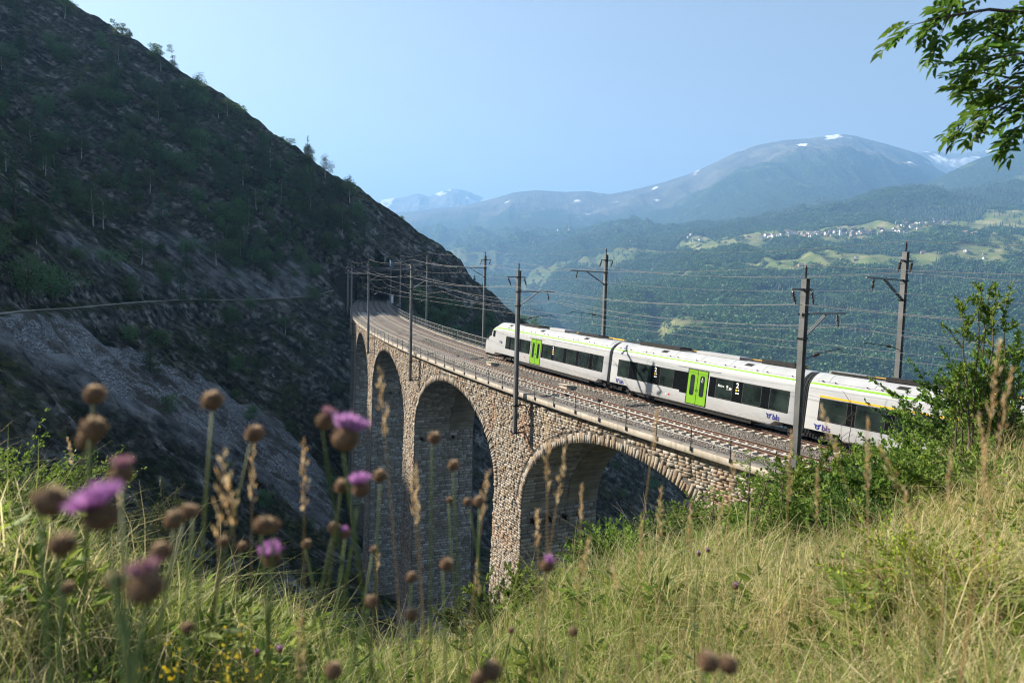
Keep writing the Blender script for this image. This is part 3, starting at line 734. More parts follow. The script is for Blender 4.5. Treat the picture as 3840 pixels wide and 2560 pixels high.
    # iron stubs left in the pier sides
    for k,zz,lts in ((0,-6.6,(-1.5,-.1,1.3,2.7)),(1,-6.4,(-1.6,2.0)),(2,-5.8,(-1.2,.2,1.6))):
        c0,zc = ARCH[k]; sp = zc-AR_B; z = zc+zz-1.5
        ho = AR_A if z < sp else float(half_open(k,z))
        for lt in lts:
            m = MB(); d = Vector((math.cos(heading(c0+ho)),math.sin(heading(c0+ho)),0)); p = Vector(PZ(c0+ho,lt,z))
            m.bar(p+d*.1,p-d*.62,.24,.03); m.bar(p+d*.1+Vector((0,0,.12)),p-d*.62+Vector((0,0,.12)),.05,.24); m.bar(p+d*.1+Vector((0,0,.26)),p-d*.62+Vector((0,0,.26)),.24,.03)
            o = m.build("iron_bracket",MAT["dark_iron"],via); o.location = -VO
build_viaduct()

# ------------------------------------------------------------------ tracks
t = NT("ballast")
vo = t.vor(16,out='Color'); vd = t.vor(16); sp_x = t.n("ShaderNodeSeparateColor"); t.l(vo,sp_x.inputs[0])
c = t.ramp(sp_x.outputs[0],[(0,(.060,.055,.050)),(.4,(.14,.128,.115)),(.75,(.21,.19,.17)),(1,(.30,.27,.235))])
c = t.mix(t.mrange(t.noise(.4,4),.45,.7,0,.5),c,(.13,.095,.07))
t.bsdf(c,.9,0,t.bump(t.math('SUBTRACT',1,vd),1.0,.06),.15)
t = NT("ballast_stone"); tone = t.attr("tone"); t.bsdf(t.ramp(tone,[(0,(.070,.062,.055)),(.35,(.15,.135,.12)),(.7,(.26,.235,.205)),(1,(.40,.36,.31))]),.9,0,None,.15)
t = NT("rail_rust"); n = t.noise(6,4); t.bsdf(t.ramp(n,[(.3,(.065,.036,.026)),(.7,(.14,.078,.054))]),.7,.2,t.bump(t.noise(40,3),.3,.01),.3)
simple("rail_top",(.50,.47,.44),.28,1.0,.1,8)
t = NT("sleeper"); n = t.noise(7,4); t.bsdf(t.ramp(n,[(.3,(.38,.345,.29)),(.7,(.60,.55,.47))]),.9,0,t.bump(n,.5,.03),.1)
def track_frame(s, lc):
    """origin on the sleeper top centre, rotation with cant"""
    th = heading(s); ux = Vector((math.cos(th),math.sin(th),.02167)).normalized(); a = math.atan2(CANT,1.5)
    far = Vector((math.sin(th),-math.cos(th),0)); lat = (far*math.cos(a)+Vector((0,0,-math.sin(a)))).normalized(); up = lat.cross(ux).normalized()
    R = Matrix((ux,-lat,up)).transposed(); return Vector(loc(s,lc,CANT/2)),R
def build_track(lc, s0, s1, label):
    tr = empty("railway_track",V(s0,lc,-.4)); tag(tr,label,"railway track"); O = Vector(tr.location)
    for side,dz in ((-.75,CANT),(.75,0)):
        a = -math.atan2(CANT,1.5); ca,sa = math.cos(a),math.sin(a)
        prof = [(-.075,-.172),(.075,-.172),(.075,-.150),(.012,-.135),(.010,-.050),(.036,-.040),(.036,-.004),(.028,0),(-.028,0),(-.036,-.004),(-.036,-.040),(-.010,-.050),(-.012,-.135),(-.075,-.150)]
        pr = [(lc+side+x*ca-z*sa,dz+x*sa+z*ca) for x,z in prof]; sg = np.arange(s0,292,1.0)
        Vv,Q = sweep(pr,sg); o = part_np("rail",Vv,Q,"rail_rust",tr,O); me = o.data; me.materials.append(MAT["rail_top"])
        mi = np.zeros(len(Q),np.int32); k = np.arange(len(Q)) % len(pr); mi[(k >= 6)&(k <= 8)] = 1; me.polygons.foreach_set("material_index",mi)
    m = MB(); g = [(-1.3,.24,0),(-.95,.27,.0),(-.5,.22,-.035),(0,.20,-.045),(.5,.22,-.035),(.95,.27,0),(1.3,.24,0)]; vs = []; fs = []
    for i,(y,w,z) in enumerate(g):
        vs += [(-w/2,y,-.172+z),(w/2,y,-.172+z),(w/2+.03,y,-.40),(-w/2-.03,y,-.40)]
        if i: b = (i-1)*4; c = i*4; fs += [(b,b+1,c+1,c),(b+1,b+2,c+2,c+1),(b+3,b,c,c+3)]
    fs += [(3,2,1,0),(24,25,26,27)]; m.add(vs,fs)
    for y in (-.75,.75):
        for d in (-.13,.13): m.box((0,y+d,-.145),(.16,.05,.06))
    me = m.mesh("sleeper",MAT["sleeper"])
    for s in np.arange(s0,118,.6):
        o = bpy.data.objects.new("sleeper",me); link(o,tr); p,R = track_frame(float(s),lc); R4 = R.to_4x4(); o.matrix_local = Matrix.Translation(p-O) @ R4 @ Matrix.Rotation(random.uniform(-.01,.01),4,'Z')
    return tr
build_track(0.0,-13.8,292,"empty railway track nearer the railing, rusty rails on pale sleepers")
build_track(SPC,-9.8,292,"railway track the white train stands on, farther from the railing")
def build_ballast():
    prof = [(-2.34,-.74),(-2.30,-.36),(-1.95,-.28),(-1.50,-.10),(-1.2,-.085),(-.75,-.115),(0,-.205),(.75,-.25),(1.3,-.27),(1.75,-.30),(2.15,-.22),(2.6,-.055),(3.2,-.115),(3.98,-.205),(4.7,-.25),(5.3,-.27),(5.75,-.30),(6.2,-.42),(6.95,-.47)]
    ss = np.concatenate([np.arange(-20,120,.25),np.arange(120,292,1.0)]); Vv,Q = sweep(prof,ss,closed=False); nz = len(prof)
    Vv = Vv.copy(); Vv[:,2] += .018*RNG.standard_normal(len(Vv))
    me = np_mesh("ballast_bed",Vv,Q,smooth=True); me.materials.append(MAT["ballast"]); tag(link(bpy.data.objects.new("ballast_bed",me)),kind="structure")
    n = 46000; s = -13+ (RNG.random(n)**1.35)*72; lat = RNG.uniform(-2.25,5.9,n); px = [p[0] for p in prof]; pz = [p[1] for p in prof]
    c = loc(s,lat,np.interp(lat,px,pz)+RNG.uniform(-.012,.03,n)); sz = RNG.uniform(.020,.042,n)*(1+np.clip(s/60,0,1)*.5)
    O6 = np.array([(1,0,0),(-1,0,0),(0,1,0),(0,-1,0),(0,0,1),(0,0,-1.)]); F8 = np.array([(0,2,4),(2,1,4),(1,3,4),(3,0,4),(2,0,5),(1,2,5),(3,1,5),(0,3,5)])
    a = RNG.uniform(0,6.28,n); P = O6[None]*(sz[:,None,None]*RNG.uniform(.6,1.25,(n,6,1))); x = P[...,0]*np.cos(a)[:,None]-P[...,1]*np.sin(a)[:,None]; y = P[...,0]*np.sin(a)[:,None]+P[...,1]*np.cos(a)[:,None]
    P = np.stack([x,y,P[...,2]*.75+x*.3],-1)+c[:,None,:]
    me = np_mesh("ballast_gravel",P.reshape(-1,3),(F8[None]+np.arange(n)[:,None,None]*6).reshape(-1,3)); fattr(me,"tone",np.repeat(RNG.random(n),6)); me.materials.append(MAT["ballast_stone"])
    o = link(bpy.data.objects.new("ballast_gravel",me)); tag(o,"loose grey ballast stones around and between the two tracks","gravel",kind="stuff")
build_ballast()

# ------------------------------------------------------------------ railing, far fence, tunnel portal
simple("rail_paint",(.035,.040,.040),.5,.5,.2,5); simple("galvanised",(.36,.37,.37),.45,.75,.15,4); simple("pole_steel",(.19,.195,.195),.55,.55,.25,1.2,.15)
simple("porcelain",(.045,.028,.022),.25,0,.2,5,0,.5); simple("wire",(.24,.235,.23),.5,.2,.1,2); simple("dark_stone",(.045,.042,.038),.95,0,.4,2,.5); simple("white_paint",(.75,.75,.74),.4,0,.05,2)
def build_railing():
    r = empty("railing",V(20,-2.8,-.4)); tag(r,"low black steel railing along the edge of the viaduct facing the meadow","railing"); O = Vector(r.location)
    th = heading(20); m = MB(); m.bar((0,0,-.12),(0,0,.98),.036,.036); m.box((0,0,-.09),(.14,.03,.22)); m.tube([(0,-.04,-.14),(0,.04,-.14)],.018,6)
    me = m.mesh("post",MAT["rail_paint"])
    for s in np.arange(-12.0,126,2.55):
        o = link(bpy.data.objects.new("post",me),r); o.location = V(float(s),-2.80,-.2)-O; o.rotation_euler = (0,0,heading(float(s)))
    for dz,w in ((.75,.035),(.30,.025)):
        ss = np.arange(-14,127,1.0); m = MB(); m.tube([V(float(s),-2.80,dz)-O for s in ss],w*.42,6); m.build("rail",MAT["galvanised"],r,smooth=True)
build_railing()
t = NT("wire_mesh"); uv = t.coord('Object'); m1 = t.n("ShaderNodeBsdfTransparent"); p = t.n("ShaderNodeBsdfPrincipled"); p.inputs['Base Color'].default_value = (.10,.105,.105,1); p.inputs['Metallic'].default_value = .6; p.inputs['Roughness'].default_value = .5
mx = t.n("ShaderNodeMixShader"); mx.inputs[0].default_value = .30; t.l(m1.outputs[0],mx.inputs[1]); t.l(p.outputs[0],mx.inputs[2]); t.l(mx.outputs[0],t.out.inputs[0])
def build_fence():
    r = empty("mesh_fence",V(60,7.1,-.4)); tag(r,"grey wire mesh fence along the valley edge of the viaduct beyond the train","fence"); O = Vector(r.location)
    m = MB(); m.tube([(0,0,0),(0,0,1.32)],.032,8); m.box((0,0,.02),(.16,.16,.03)); me = m.mesh("post",MAT["galvanised"])
    ss = np.arange(0.0,172,2.6)
    for s in ss:
        o = link(bpy.data.objects.new("post",me),r); o.location = V(float(s),7.1,-.38)-O; o.rotation_euler = (0,0,heading(float(s)))
    for dz in (.92,.30,-.22):
        sg = np.arange(-8,174,1.0); m = MB(); m.tube([V(float(s),7.1,dz)-O for s in sg],.024,6); m.build("rail",MAT["galvanised"],r,smooth=True)
    for s in ss[:-1]:
        m = MB(); a,b = float(s)+.04,float(s)+2.56; m.add([V(a,7.12,-.22)-O,V(b,7.12,-.22)-O,V(b,7.12,.92)-O,V(a,7.12,.92)-O],[(0,1,2,3)]); m.build("mesh_panel",MAT["wire_mesh"],r)
build_fence()
def build_portal():
    s0 = 184.0; r = empty("tunnel_portal",V(s0,2,-.6)); tag(r,"dark stone tunnel portal under a rock shelter roof at the far end","tunnel portal"); O = Vector(r.location)
    th = np.linspace(math.pi,0,25); op = [(-3.4,-.9)]+[(2+5.4*math.cos(a),3.0+4.2*math.sin(a)) for a in th]+[(7.4,-.9)]
    outer = [(-8.5,-.9),(-8.5,5.0),(-6.5,9.5)]+[(-6.5+17*(i+.5)/22,9.5) for i in range(21)]+[(10.5,9.5),(12.5,5.0),(12.5,-.9)]
    n = len(op); ou = [outer[min(len(outer)-1,int(round(i*(len(outer)-1)/(n-1))))] for i in range(n)]
    m = MB(); vs = []; fs = []
    for sd in (0,.9): vs += [V(s0+sd,a,z)-O for a,z in op]+[V(s0+sd,a,z)-O for a,z in ou]
    for i in range(n-1):
        fs += [(i,i+1,n+i+1,n+i),(2*n+i+1,2*n+i,3*n+i,3*n+i+1),(n+i,n+i+1,3*n+i+1,3*n+i)]
    m.add(vs,fs); m.build("wall",MAT["dark_stone"],r)  # portal stone in one very dark, mottled tone all over
    for a,b in zip(th[:-1],th[1:]):                                   # arch stones
        m = MB(); q = []
        for sd in (-.12,.3):
            for rr,aa in ((0,a-.006),(0,b+.006),(.75,b+.006),(.75,a-.006)): q.append(V(s0+sd,2+(5.4+rr)*math.cos(aa),3.0+(4.2+rr)*math.sin(aa))-O)
        m.add(q,[(0,1,2,3),(0,4,5,1),(1,5,6,2),(2,6,7,3),(3,7,4,0)]); m.build("voussoir",MAT["dark_stone"],r)
    ss = np.arange(s0+.4,246,2.0); prof = [(2+5.4*math.cos(a),3.0+4.2*math.sin(a)) for a in th]; prof = [(-3.4,-.9)]+prof+[(7.4,-.9)]
    Vv,Q = sweep(prof,ss,closed=False); part_np("tunnel_lining",Vv,Q,"dark_stone",r,O)
    m = MB(); q = [V(s,a,z)-O for s,z in ((s0-6.5,8.2),(s0+4,9.3)) for a in (-4.5,12.5) for z in (z,z+.5)]
    m.add(q,[(0,2,3,1),(4,5,7,6),(0,1,5,4),(2,6,7,3),(0,4,6,2),(1,3,7,5)]); m.build("shelter_roof",MAT["dark_stone"],r)
    for a in (-4.2,12.2):
        m = MB(); m.bar(V(s0-5.8,a,-.8)-O,V(s0-5.8,a,8.2)-O,.5,.5); m.build("pillar",MAT["dark_stone"],r)
build_portal()
def build_kiosk():
    r = empty("equipment_cabinet",V(172,8.3,-.5)); tag(r,"pale grey equipment cabinet beside the track near the tunnel portal","cabinet"); m = MB()
    m.box((0,0,1.2),(1.3,1.1,2.4)); m.build("body",MAT["galvanised"],r); m = MB(); m.box((0,0,2.46),(1.5,1.3,.12)); m.build("lid",MAT["concrete"],r); m = MB(); m.box((-.67,0,1.2),(.03,.9,2.0)); m.build("door",MAT["white_paint"],r); r.rotation_euler = (0,0,heading(172))
build_kiosk()

for sv,lb in ((33.4,"small concrete cable cover between the tracks just ahead of the train"),(19.2,"small concrete cable cover between the tracks behind the first pole")):
    o = empty("cable_cover",V(sv,1.95,-.32)); o.rotation_euler = (0,0,heading(sv)); tag(o,lb,"cable cover"); m = MB(); m.box((0,0,.12),(1.1,.75,.24)); m.build("box",MAT["concrete"],o); m = MB(); m.add([(-.62,-.42,.25),(.62,-.42,.25),(.62,.42,.34),(-.62,.42,.34),(-.62,-.42,.31),(.62,-.42,.31),(.62,.42,.40),(-.62,.42,.40)],[(4,5,6,7),(0,1,5,4),(1,2,6,5),(2,3,7,6),(3,0,4,7)]); m.build("lid",MAT["concrete"],o)

# ------------------------------------------------------------------ catenary poles and wires
def insulator(m, a, b, n=7, r=.085):
    a = Vector(a); b = Vector(b); d = (b-a); L = d.length; R = d.to_track_quat('Z','Y').to_matrix().to_4x4(); R.translation = a; pr = [(.022,0)]
    for i in range(n): z = L*(.12+.76*i/n); pr += [(.03,z),(r,z+L*.02),(r*.85,z+L*.045),(.03,z+L*.075)]
    m.lathe(pr+[(.022,L)],9,R)
NEAR = [(-5.6,8.62),(18.1,8.76),(44.0,9.25),(70.3,9.6),(97.9,9.7),(124,9.6),(150,9.3)]
FAR = [(-3.9,10.35),(23.05,10.5),(51.3,10.8),(82.8,11.4),(120,11.6),(163,11.2)]
LN, LFR = -3.22, 7.9
ORD = ["nearest","second","third","fourth","fifth","sixth","seventh"]
def build_pole(s, h, lat, inward, label, group, foot):
    """inward: +1 when the tracks lie toward larger lat; local x points to the tracks, y along the line"""
    th = heading(s); a = math.atan2(-math.cos(th),math.sin(th)) + (0 if inward > 0 else math.pi)
    p = empty("catenary_pole",V(s,lat,0)); p.rotation_euler = (0,0,a); tag(p,label,"catenary pole",group)
    w = .25; m = MB()                                                 # H section mast
    m.bar((-w/2,0,foot),(-w/2,0,h),w,.020,up=(1,0,0)); m.bar((w/2,0,foot),(w/2,0,h),w,.020,up=(1,0,0)); m.bar((0,0,foot),(0,0,h),.016,w-.02,up=(1,0,0)); m.box((0,0,h+.01),(w+.04,w+.04,.02))
    m.build("mast",MAT["pole_steel"],p)
    m = MB(); m.bar((0,0,h+.02),(0,0,h+.12),.06); m.build("insulator_pin",MAT["dark_iron"],p); m = MB(); insulator(m,(0,0,h+.1),(0,0,h+.58)); m.build("top_insulator",MAT["porcelain"],p,smooth=True)
    za = h-.45; m = MB(); m.bar((-.95 if inward > 0 else -.75,0,za),(.55,0,za),.07,.09); m.build("cross_arm",MAT["pole_steel"],p)
    for x0,x1 in ((-.88 if inward > 0 else -.7,-.62 if inward > 0 else -.52),(.45,.66)):
        m = MB(); insulator(m,(x0,0,za-.05),(x1,0,za-.62)); m.build("hanging_insulator",MAT["porcelain"],p,smooth=True)
    zb = h-1.5; L = 3.1 if inward > 0 else 3.6; m = MB(); m.bar((-.2,.0,zb),(L,0,zb+.05),.10,.10); m.bar((.1,0,zb-1.05),(L*.55,0,zb),.06,.06); m.bar((.1,.1,zb-1.05),(L*.55,.1,zb),.05,.05); m.build("bracket_arm",MAT["pole_steel"],p)
    for z in (zb,zb-1.05,za): m = MB(); m.box((0,0,z),(w+.08,w+.08,.07)); m.build("clamp",MAT["dark_iron"],p)
    m = MB(); insulator(m,(L*.80,0,zb),(L*.80+.12,0,zb-.6)); m.build("hanging_insulator",MAT["porcelain"],p,smooth=True)
    zc = 5.05; Lr = 2.9 if inward > 0 else 3.4
    m = MB(); m.tube([(.1,0,zc+.10),(.9,0,zc+.25)],.022,6); m.tube([(1.25,0,zc+.32),(Lr,0,zc+.52)],.022,6); m.tube([(Lr-.2,0,zc+.48),(Lr+.5,0,zc+.30)],.014,6); m.build("registration_arm",MAT["dark_iron"],p)
    m = MB(); insulator(m,(.85,0,zc+.24),(1.3,0,zc+.33),5,.075); m.build("registration_insulator",MAT["porcelain"],p,smooth=True)
    if foot < -2:
        for z in (-1.15,foot+.1):
            m = MB(); m.bar((0,0,z),(.95,0,z),.10,.10); m.box((0,0,z),(w+.12,w+.12,.08))
            if z < -2: m.bar((0,.12,z),(.9,.12,z+.45),.06)
            m.build("wall_bracket",MAT["dark_iron"],p)
    return p
for i,(s,h) in enumerate(NEAR):
    build_pole(s,h,LN,1,["grey steel catenary pole beside the bushes, in front of the gap before the last carriage","steel catenary pole bolted to the viaduct wall in front of the first carriage door","steel catenary pole on the viaduct wall between the second and third arch","slender catenary pole on the viaduct wall above the tall narrow arch","far slender catenary pole at the outer bend of the viaduct","catenary pole on the railing side just before the tunnel portal","catenary pole on the railing side nearest the tunnel mouth"][i],"poles on the railing side of the line",-3.3 if i < 5 else -.6)
for i,(s,h) in enumerate(FAR):
    build_pole(s,h,LFR,-1,["catenary pole behind the train rising beside the leafy bushes","catenary pole behind the gap between the first two carriages","pale catenary pole just ahead of the train nose","pale slender catenary pole at the mesh fence","thin pale catenary pole at the mesh fence nearer the tunnel","catenary pole by the grey cabinet at the tunnel"][i],"poles on the valley side of the line",-1.2)
def wire_obj(name, label, cat, pts_fn, spans, sag, r=.014, group="overhead line wires", droppers=None):
    m = MB(); P = []
    for i,((s0,lat0,z0),(s1,lat1,z1)) in enumerate(zip(spans[:-1],spans[1:])):
        n = 14; A = V(s0,lat0,z0); B = V(s1,lat1,z1)
        for k in range(n+(1 if i == len(spans)-2 else 0)):
            f = k/n; q = A.lerp(B,f); q.z -= 4*sag*f*(1-f); P.append(q)
    O = P[0].copy(); w = empty(name,O); tag(w,label,cat,group); m.tube([p-O for p in P],r,4); m.build("strand",MAT["wire"],w)
    return w
ext0N = [(-34,9.0)]+NEAR+[(182,9.0)]; ext0F = [(-32,10.2)]+FAR+[(182,10.6)]
def sp(ext, lat, dz): return [(s,lat,h+dz) for s,h in ext]
WT = [("railing side","N",ext0N,LN,1),("valley side","F",ext0F,LFR,-1)]
for nm,_,ext,lat,sg in WT:
    wire_obj("feeder_wire",f"topmost sagging wire over the pole tops on the {nm}","wire",None,sp(ext,lat,.6),.50,.009)
    wire_obj("feeder_wire",f"sagging feeder wire on the outer cross arm insulators, {nm}","wire",None,sp(ext,lat-sg*.62,-1.08),.50,.010)
    wire_obj("feeder_wire",f"sagging feeder wire on the inner cross arm insulators, {nm}","wire",None,sp(ext,lat+sg*.66,-1.08),.50,.009)
for nm,ext,lc,pl,sg in (("the empty track",ext0N,0.0,LN,1),("the train's track",ext0F,SPC,LFR,-1)):
    arm = 2.6 if sg > 0 else 3.0
    wire_obj("return_wire",f"sagging wire under the bracket arms above {nm}","wire",None,sp(ext,pl+sg*arm,-2.1),.40,.008)
    zm = {}; sm = [(s,lc+(.2 if i%2 else -.2),6.55) for i,(s,h) in enumerate(ext)]; mw_ = wire_obj("catenary_wire",f"messenger wire of the overhead line above {nm}","wire",None,sm,.75,.008)
    cw = [(s,lc+(.2 if i%2 else -.2),5.28) for i,(s,h) in enumerate(ext)]; c_ = wire_obj("contact_wire",f"contact wire hanging on droppers above {nm}","wire",None,cw,.04,.009)
    O = Vector(c_.location)
    for (a,b) in zip(sm[:-1],sm[1:]):
        for f in (.15,.32,.5,.68,.85):
            A = V(a[0],a[1],a[2]).lerp(V(b[0],b[1],b[2]),f); A.z -= 4*.75*f*(1-f); B = V(a[0],a[1],5.28).lerp(V(b[0],b[1],5.28),f); m = MB(); m.tube([A-O,B-O],.007,4); m.build("dropper",MAT["dark_iron"],c_)

# ------------------------------------------------------------------ the train
t = NT("train_white"); n = t.noise(.7,4); sz_ = t.n("ShaderNodeSeparateXYZ"); t.l(t.coord(),sz_.inputs[0]); low = t.math('MULTIPLY',t.mrange(sz_.outputs[2],.42,1.25,1,0),t.mrange(t.noise(3,5,.65,t.mapping(t.coord(),(.6,1,2.5))),.35,.75,.1,1))
t.bsdf(t.mix(t.math('MULTIPLY',low,.6),t.mix(t.mrange(n,.3,.7,0,1),(.43,.44,.45),(.47,.48,.49)),(.20,.165,.13)),.28,0,None,.5,**{'Coat Weight':.25,'Coat Roughness':.12})
t = NT("train_roof"); n = t.noise(1.2,4); t.bsdf(t.mix(t.mrange(n,.3,.7,0,1),(.36,.37,.38),(.44,.45,.46)),.5,0,None,.3)
simple("train_green",(.19,.41,.025),.32,0,.05,2,0,.5); simple("train_stripe",(.22,.46,.045),.75,0,.05,2,0,.05)
t = NT("train_black"); t.bsdf((.008,.009,.010),.12,0,None,.5)
t = NT("train_glass"); n = t.noise(.9,3); t.bsdf(t.ramp(n,[(.35,(.008,.012,.012)),(.65,(.030,.045,.040))]),.04,0,None,.6)
simple("train_under",(.022,.021,.020),.7,.2,.3,5,.3); simple("train_frame",(.05,.05,.05),.4,0,.1,3); simple("logo_blue",(.012,.020,.20),.4,0,.05,3); simple("sign_white",(.80,.80,.80),.4,0,.03,3); simple("sign_yellow",(.85,.48,.02),.4,0,.03,3); simple("sign_red",(.55,.02,.02),.4,0,.03,3); simple("roof_orange",(.70,.38,.05),.5,0,.1,3); simple("wheel_steel",(.10,.085,.075),.45,.7,.2,5); simple("bellows",(.018,.022,.022),.75,0,.2,6,.2)
PROF = [(1.26,.42),(1.38,.50),(1.405,.62),(1.41,1.25),(1.41,2.45),(1.405,2.75),(1.385,2.95),(1.35,3.06),(1.33,3.10),(1.285,3.19),(1.22,3.28),(1.10,3.41),(.95,3.53),(.78,3.63),(.62,3.69),(.60,3.70),(0,3.72)]
ISTR = 8                                                   # stripe runs between profile points 8 and 9
train = empty("train",V(13,SPC,0)); tag(train,"white electric passenger train with lime green doors and stripe on the viaduct","train"); TO = Vector(train.location)
def text_mesh(txt, size, bold=0.0):
    cu = bpy.data.curves.new("lettering",'FONT'); cu.body = txt; cu.size = size; cu.extrude = .0015; cu.offset = bold; cu.resolution_u = 3; o = bpy.data.objects.new("lettering",cu); COL.objects.link(o)
    dg = bpy.context.evaluated_depsgraph_get(); me = bpy.data.meshes.new_from_object(o.evaluated_get(dg)); bpy.data.objects.remove(o); bpy.data.curves.remove(cu); return me
class Car:
    def __init__(s, s0, s1, p0, p1):
        """body from s0 to s1, carried at the bogie centres p0 and p1"""
        s.s0,s.s1 = s0,s1; A = Vector(loc(p0,SPC,CANT/2)); B = Vector(loc(p1,SPC,CANT/2)); ux = (B-A).normalized(); s.L = s1-s0; A = A+ux*(s0-p0)
        _,Rm = track_frame((s0+s1)/2,SPC); y = Rm.col[1]; z = ux.cross(y).normalized(); y = z.cross(ux); s.M = Matrix((ux,y,z)).transposed().to_4x4(); s.M.translation = A-TO; s.k = 1.0
    def x(s, sv): return (sv-s.s0)*s.k
    def put(s, m, name, mats, parent=None, smooth=False, sharp=None):
        o = m.build(name,mats,parent if parent is not None else train,smooth,sharp)
        if parent is None: o.matrix_local = s.M
        return o
    def put_mesh(s, me, name, M, parent): o = link(bpy.data.objects.new(name,me),parent); o.matrix_local = M; return o
SD = (1,-1)
def strip(m, x0, x1, z0, z1, y, d=.012, rad=0.0):
    """flush panel on the near (y>0) side"""
    s = 1 if y > 0 else -1; pts = [(x0,z0),(x1,z0),(x1,z1),(x0,z1)]
    if rad:
        pts = []
        for cx,cz,a0 in ((x1-rad,z0+rad,-90),(x1-rad,z1-rad,0),(x0+rad,z1-rad,90),(x0+rad,z0+rad,180)):
            for k in range(4): a = math.radians(a0+30*k); pts.append((cx+rad*math.cos(a),cz+rad*math.sin(a)))
    n = len(pts); vs = [(x,y-s*d,z) for x,z in pts]+[(x,y,z) for x,z in pts]
    f = [tuple(range(n,2*n))]+[(k,(k+1)%n,n+(k+1)%n,n+k) for k in range(n)]
    if s > 0: f = [tuple(reversed(q)) for q in f]
    m.add(vs,f); return m
NOSE = [(0,1.0,1.0),(1.2,1.0,.995),(2.0,.985,.965),(2.8,.95,.90),(3.5,.895,.815),(4.1,.865,.705),(4.5,.81,.59),(4.75,.74,.46),(4.9,.64,.32),(4.97,.48,.17)]
def body(car, x0, x1, nose=None, cuts=()):
    """closed shell; nose: x where it begins to taper"""
    xs = [(x0,.985,.995),(x0+.04,1,1.0)]; nseg = 6
    for k in range(1,nseg): xs.append((x0+(x1-x0)*k/nseg,1,1)) if nose is None else None
    if nose is None: xs += [(x1-.04,1,1),(x1,.985,.995)]
    else: xs += [(nose*.5,1,1)]+[(nose+a*(x1-nose)/4.97,wy,hz) for a,wy,hz in NOSE]
    for a,b in cuts: xs += [(q,1,1) for q in (a,a+.35,b-.35,b) if x0+.05 < q < x1-.05]
    xs = sorted(set(xs)); ring = PROF+[(-y,z) for y,z in PROF[:-1][::-1]]; n = len(ring); m = MB(); vs = []; fs = []; mm = []
    def lift(x):
        for a,b in cuts:
            if a+.3 < x < b-.3: return .74
        return .42
    for i,(x,wy,hz) in enumerate(xs):
        for y,z in ring:
            zz = .42+(z-.42)*hz if z > .42 else z
            if hz < .7 and nose is not None: zz = .42+(z-.42)*hz
            zz = max(zz,lift(x)+(zz-.42)*.02) if nose is None or x < nose+2.4 else zz
            vs.append((x,y*wy,zz))
        if i:
            for k in range(n-1): fs.append(((i-1)*n+k,(i-1)*n+k+1,i*n+k+1,i*n+k)); mm.append(1 if 9 <= k < n-10 else 0)
            fs.append(((i-1)*n+n-1,(i-1)*n,i*n,i*n+n-1)); mm.append(0)
    fs += [tuple(range(n-1,-1,-1)),tuple((len(xs)-1)*n+k for k in range(n))]; mm += [0,0]
    m.add(vs,[tuple(reversed(f)) for f in fs]); m.m = mm; o = car.put(m,"carriage_body",[MAT["train_white"],MAT["train_roof"]],None,True,28); return o,xs
def stripe(car, parent, xs, i0=8, i1=9, e=.012):
    for sg in SD:
        m = MB(); vs = []; fs = []; sel = [q for q in xs if q[2] > .80]
        for i,(x,wy,hz) in enumerate(sel):
            for k in (i0,i1): y,z = PROF[k]; vs.append((x,sg*(y*wy+e),.42+(z-.42)*hz+e*.6))
            if i: fs.append(((i-1)*2,(i-1)*2+1,i*2+1,i*2) if sg < 0 else ((i-1)*2,i*2,i*2+1,(i-1)*2+1))
        m.add(vs,fs); m.build("green_stripe",MAT["train_stripe"],parent,True)
def windows(car, b, bands, panes):
    """b: body object. bands/panes in metres along the car"""
    for sg in SD:
        for x0,x1,z0,z1 in bands:
            m = MB(); strip(m,x0,x1,z0,z1,sg*1.416,.02,.06); o = m.build("window_band",MAT["train_black"],train); o.matrix_local = car.M
            for p0,p1,q0,q1 in panes:
                if p0 >= x0-.05 and p1 <= x1+.05:
                    m = MB(); strip(m,p0-.035,p1+.035,q0-.035,q1+.035,sg*1.418,.004,.09); m.cm = 1; strip(m,p0,p1,q0,q1,sg*1.421,.006,.07); m.build("window",[MAT["train_frame"],MAT["train_glass"]],o)
def door(car, xa, xb):
    for sg in SD:
        m = MB(); strip(m,xa-.07,xb+.07,.56,2.76,sg*1.415,.02); o = m.build("door_frame",MAT["train_black"],train); o.matrix_local = car.M
        mid = (xa+xb)/2
        for a,b in ((xa,mid-.02),(mid+.02,xb)):
            m = MB(); strip(m,a,b,.60,2.72,sg*1.424,.02,.03); d = m.build("door",MAT["train_green"],train); d.matrix_local = car.M; w = b-a
            m = MB(); strip(m,a+w*.26,b-w*.26,1.12,2.42,sg*1.428,.006,.13); m.build("door_window",MAT["train_glass"],d)
            m = MB(); x = b-.06 if a == xa else a+.06; strip(m,x-.03,x+.03,1.40,1.52,sg*1.432,.01,.02); m.build("handle",MAT["train_frame"],d)
def place_sign(car, parent, me, mat, x, z, y=1.424):
    me.materials.clear(); me.materials.append(MAT[mat]); o = link(bpy.data.objects.new("lettering",me),parent)
    o.matrix_local = Matrix(((-1,0,0,x),(0,0,1,y),(0,1,0,z),(0,0,0,1))); return o
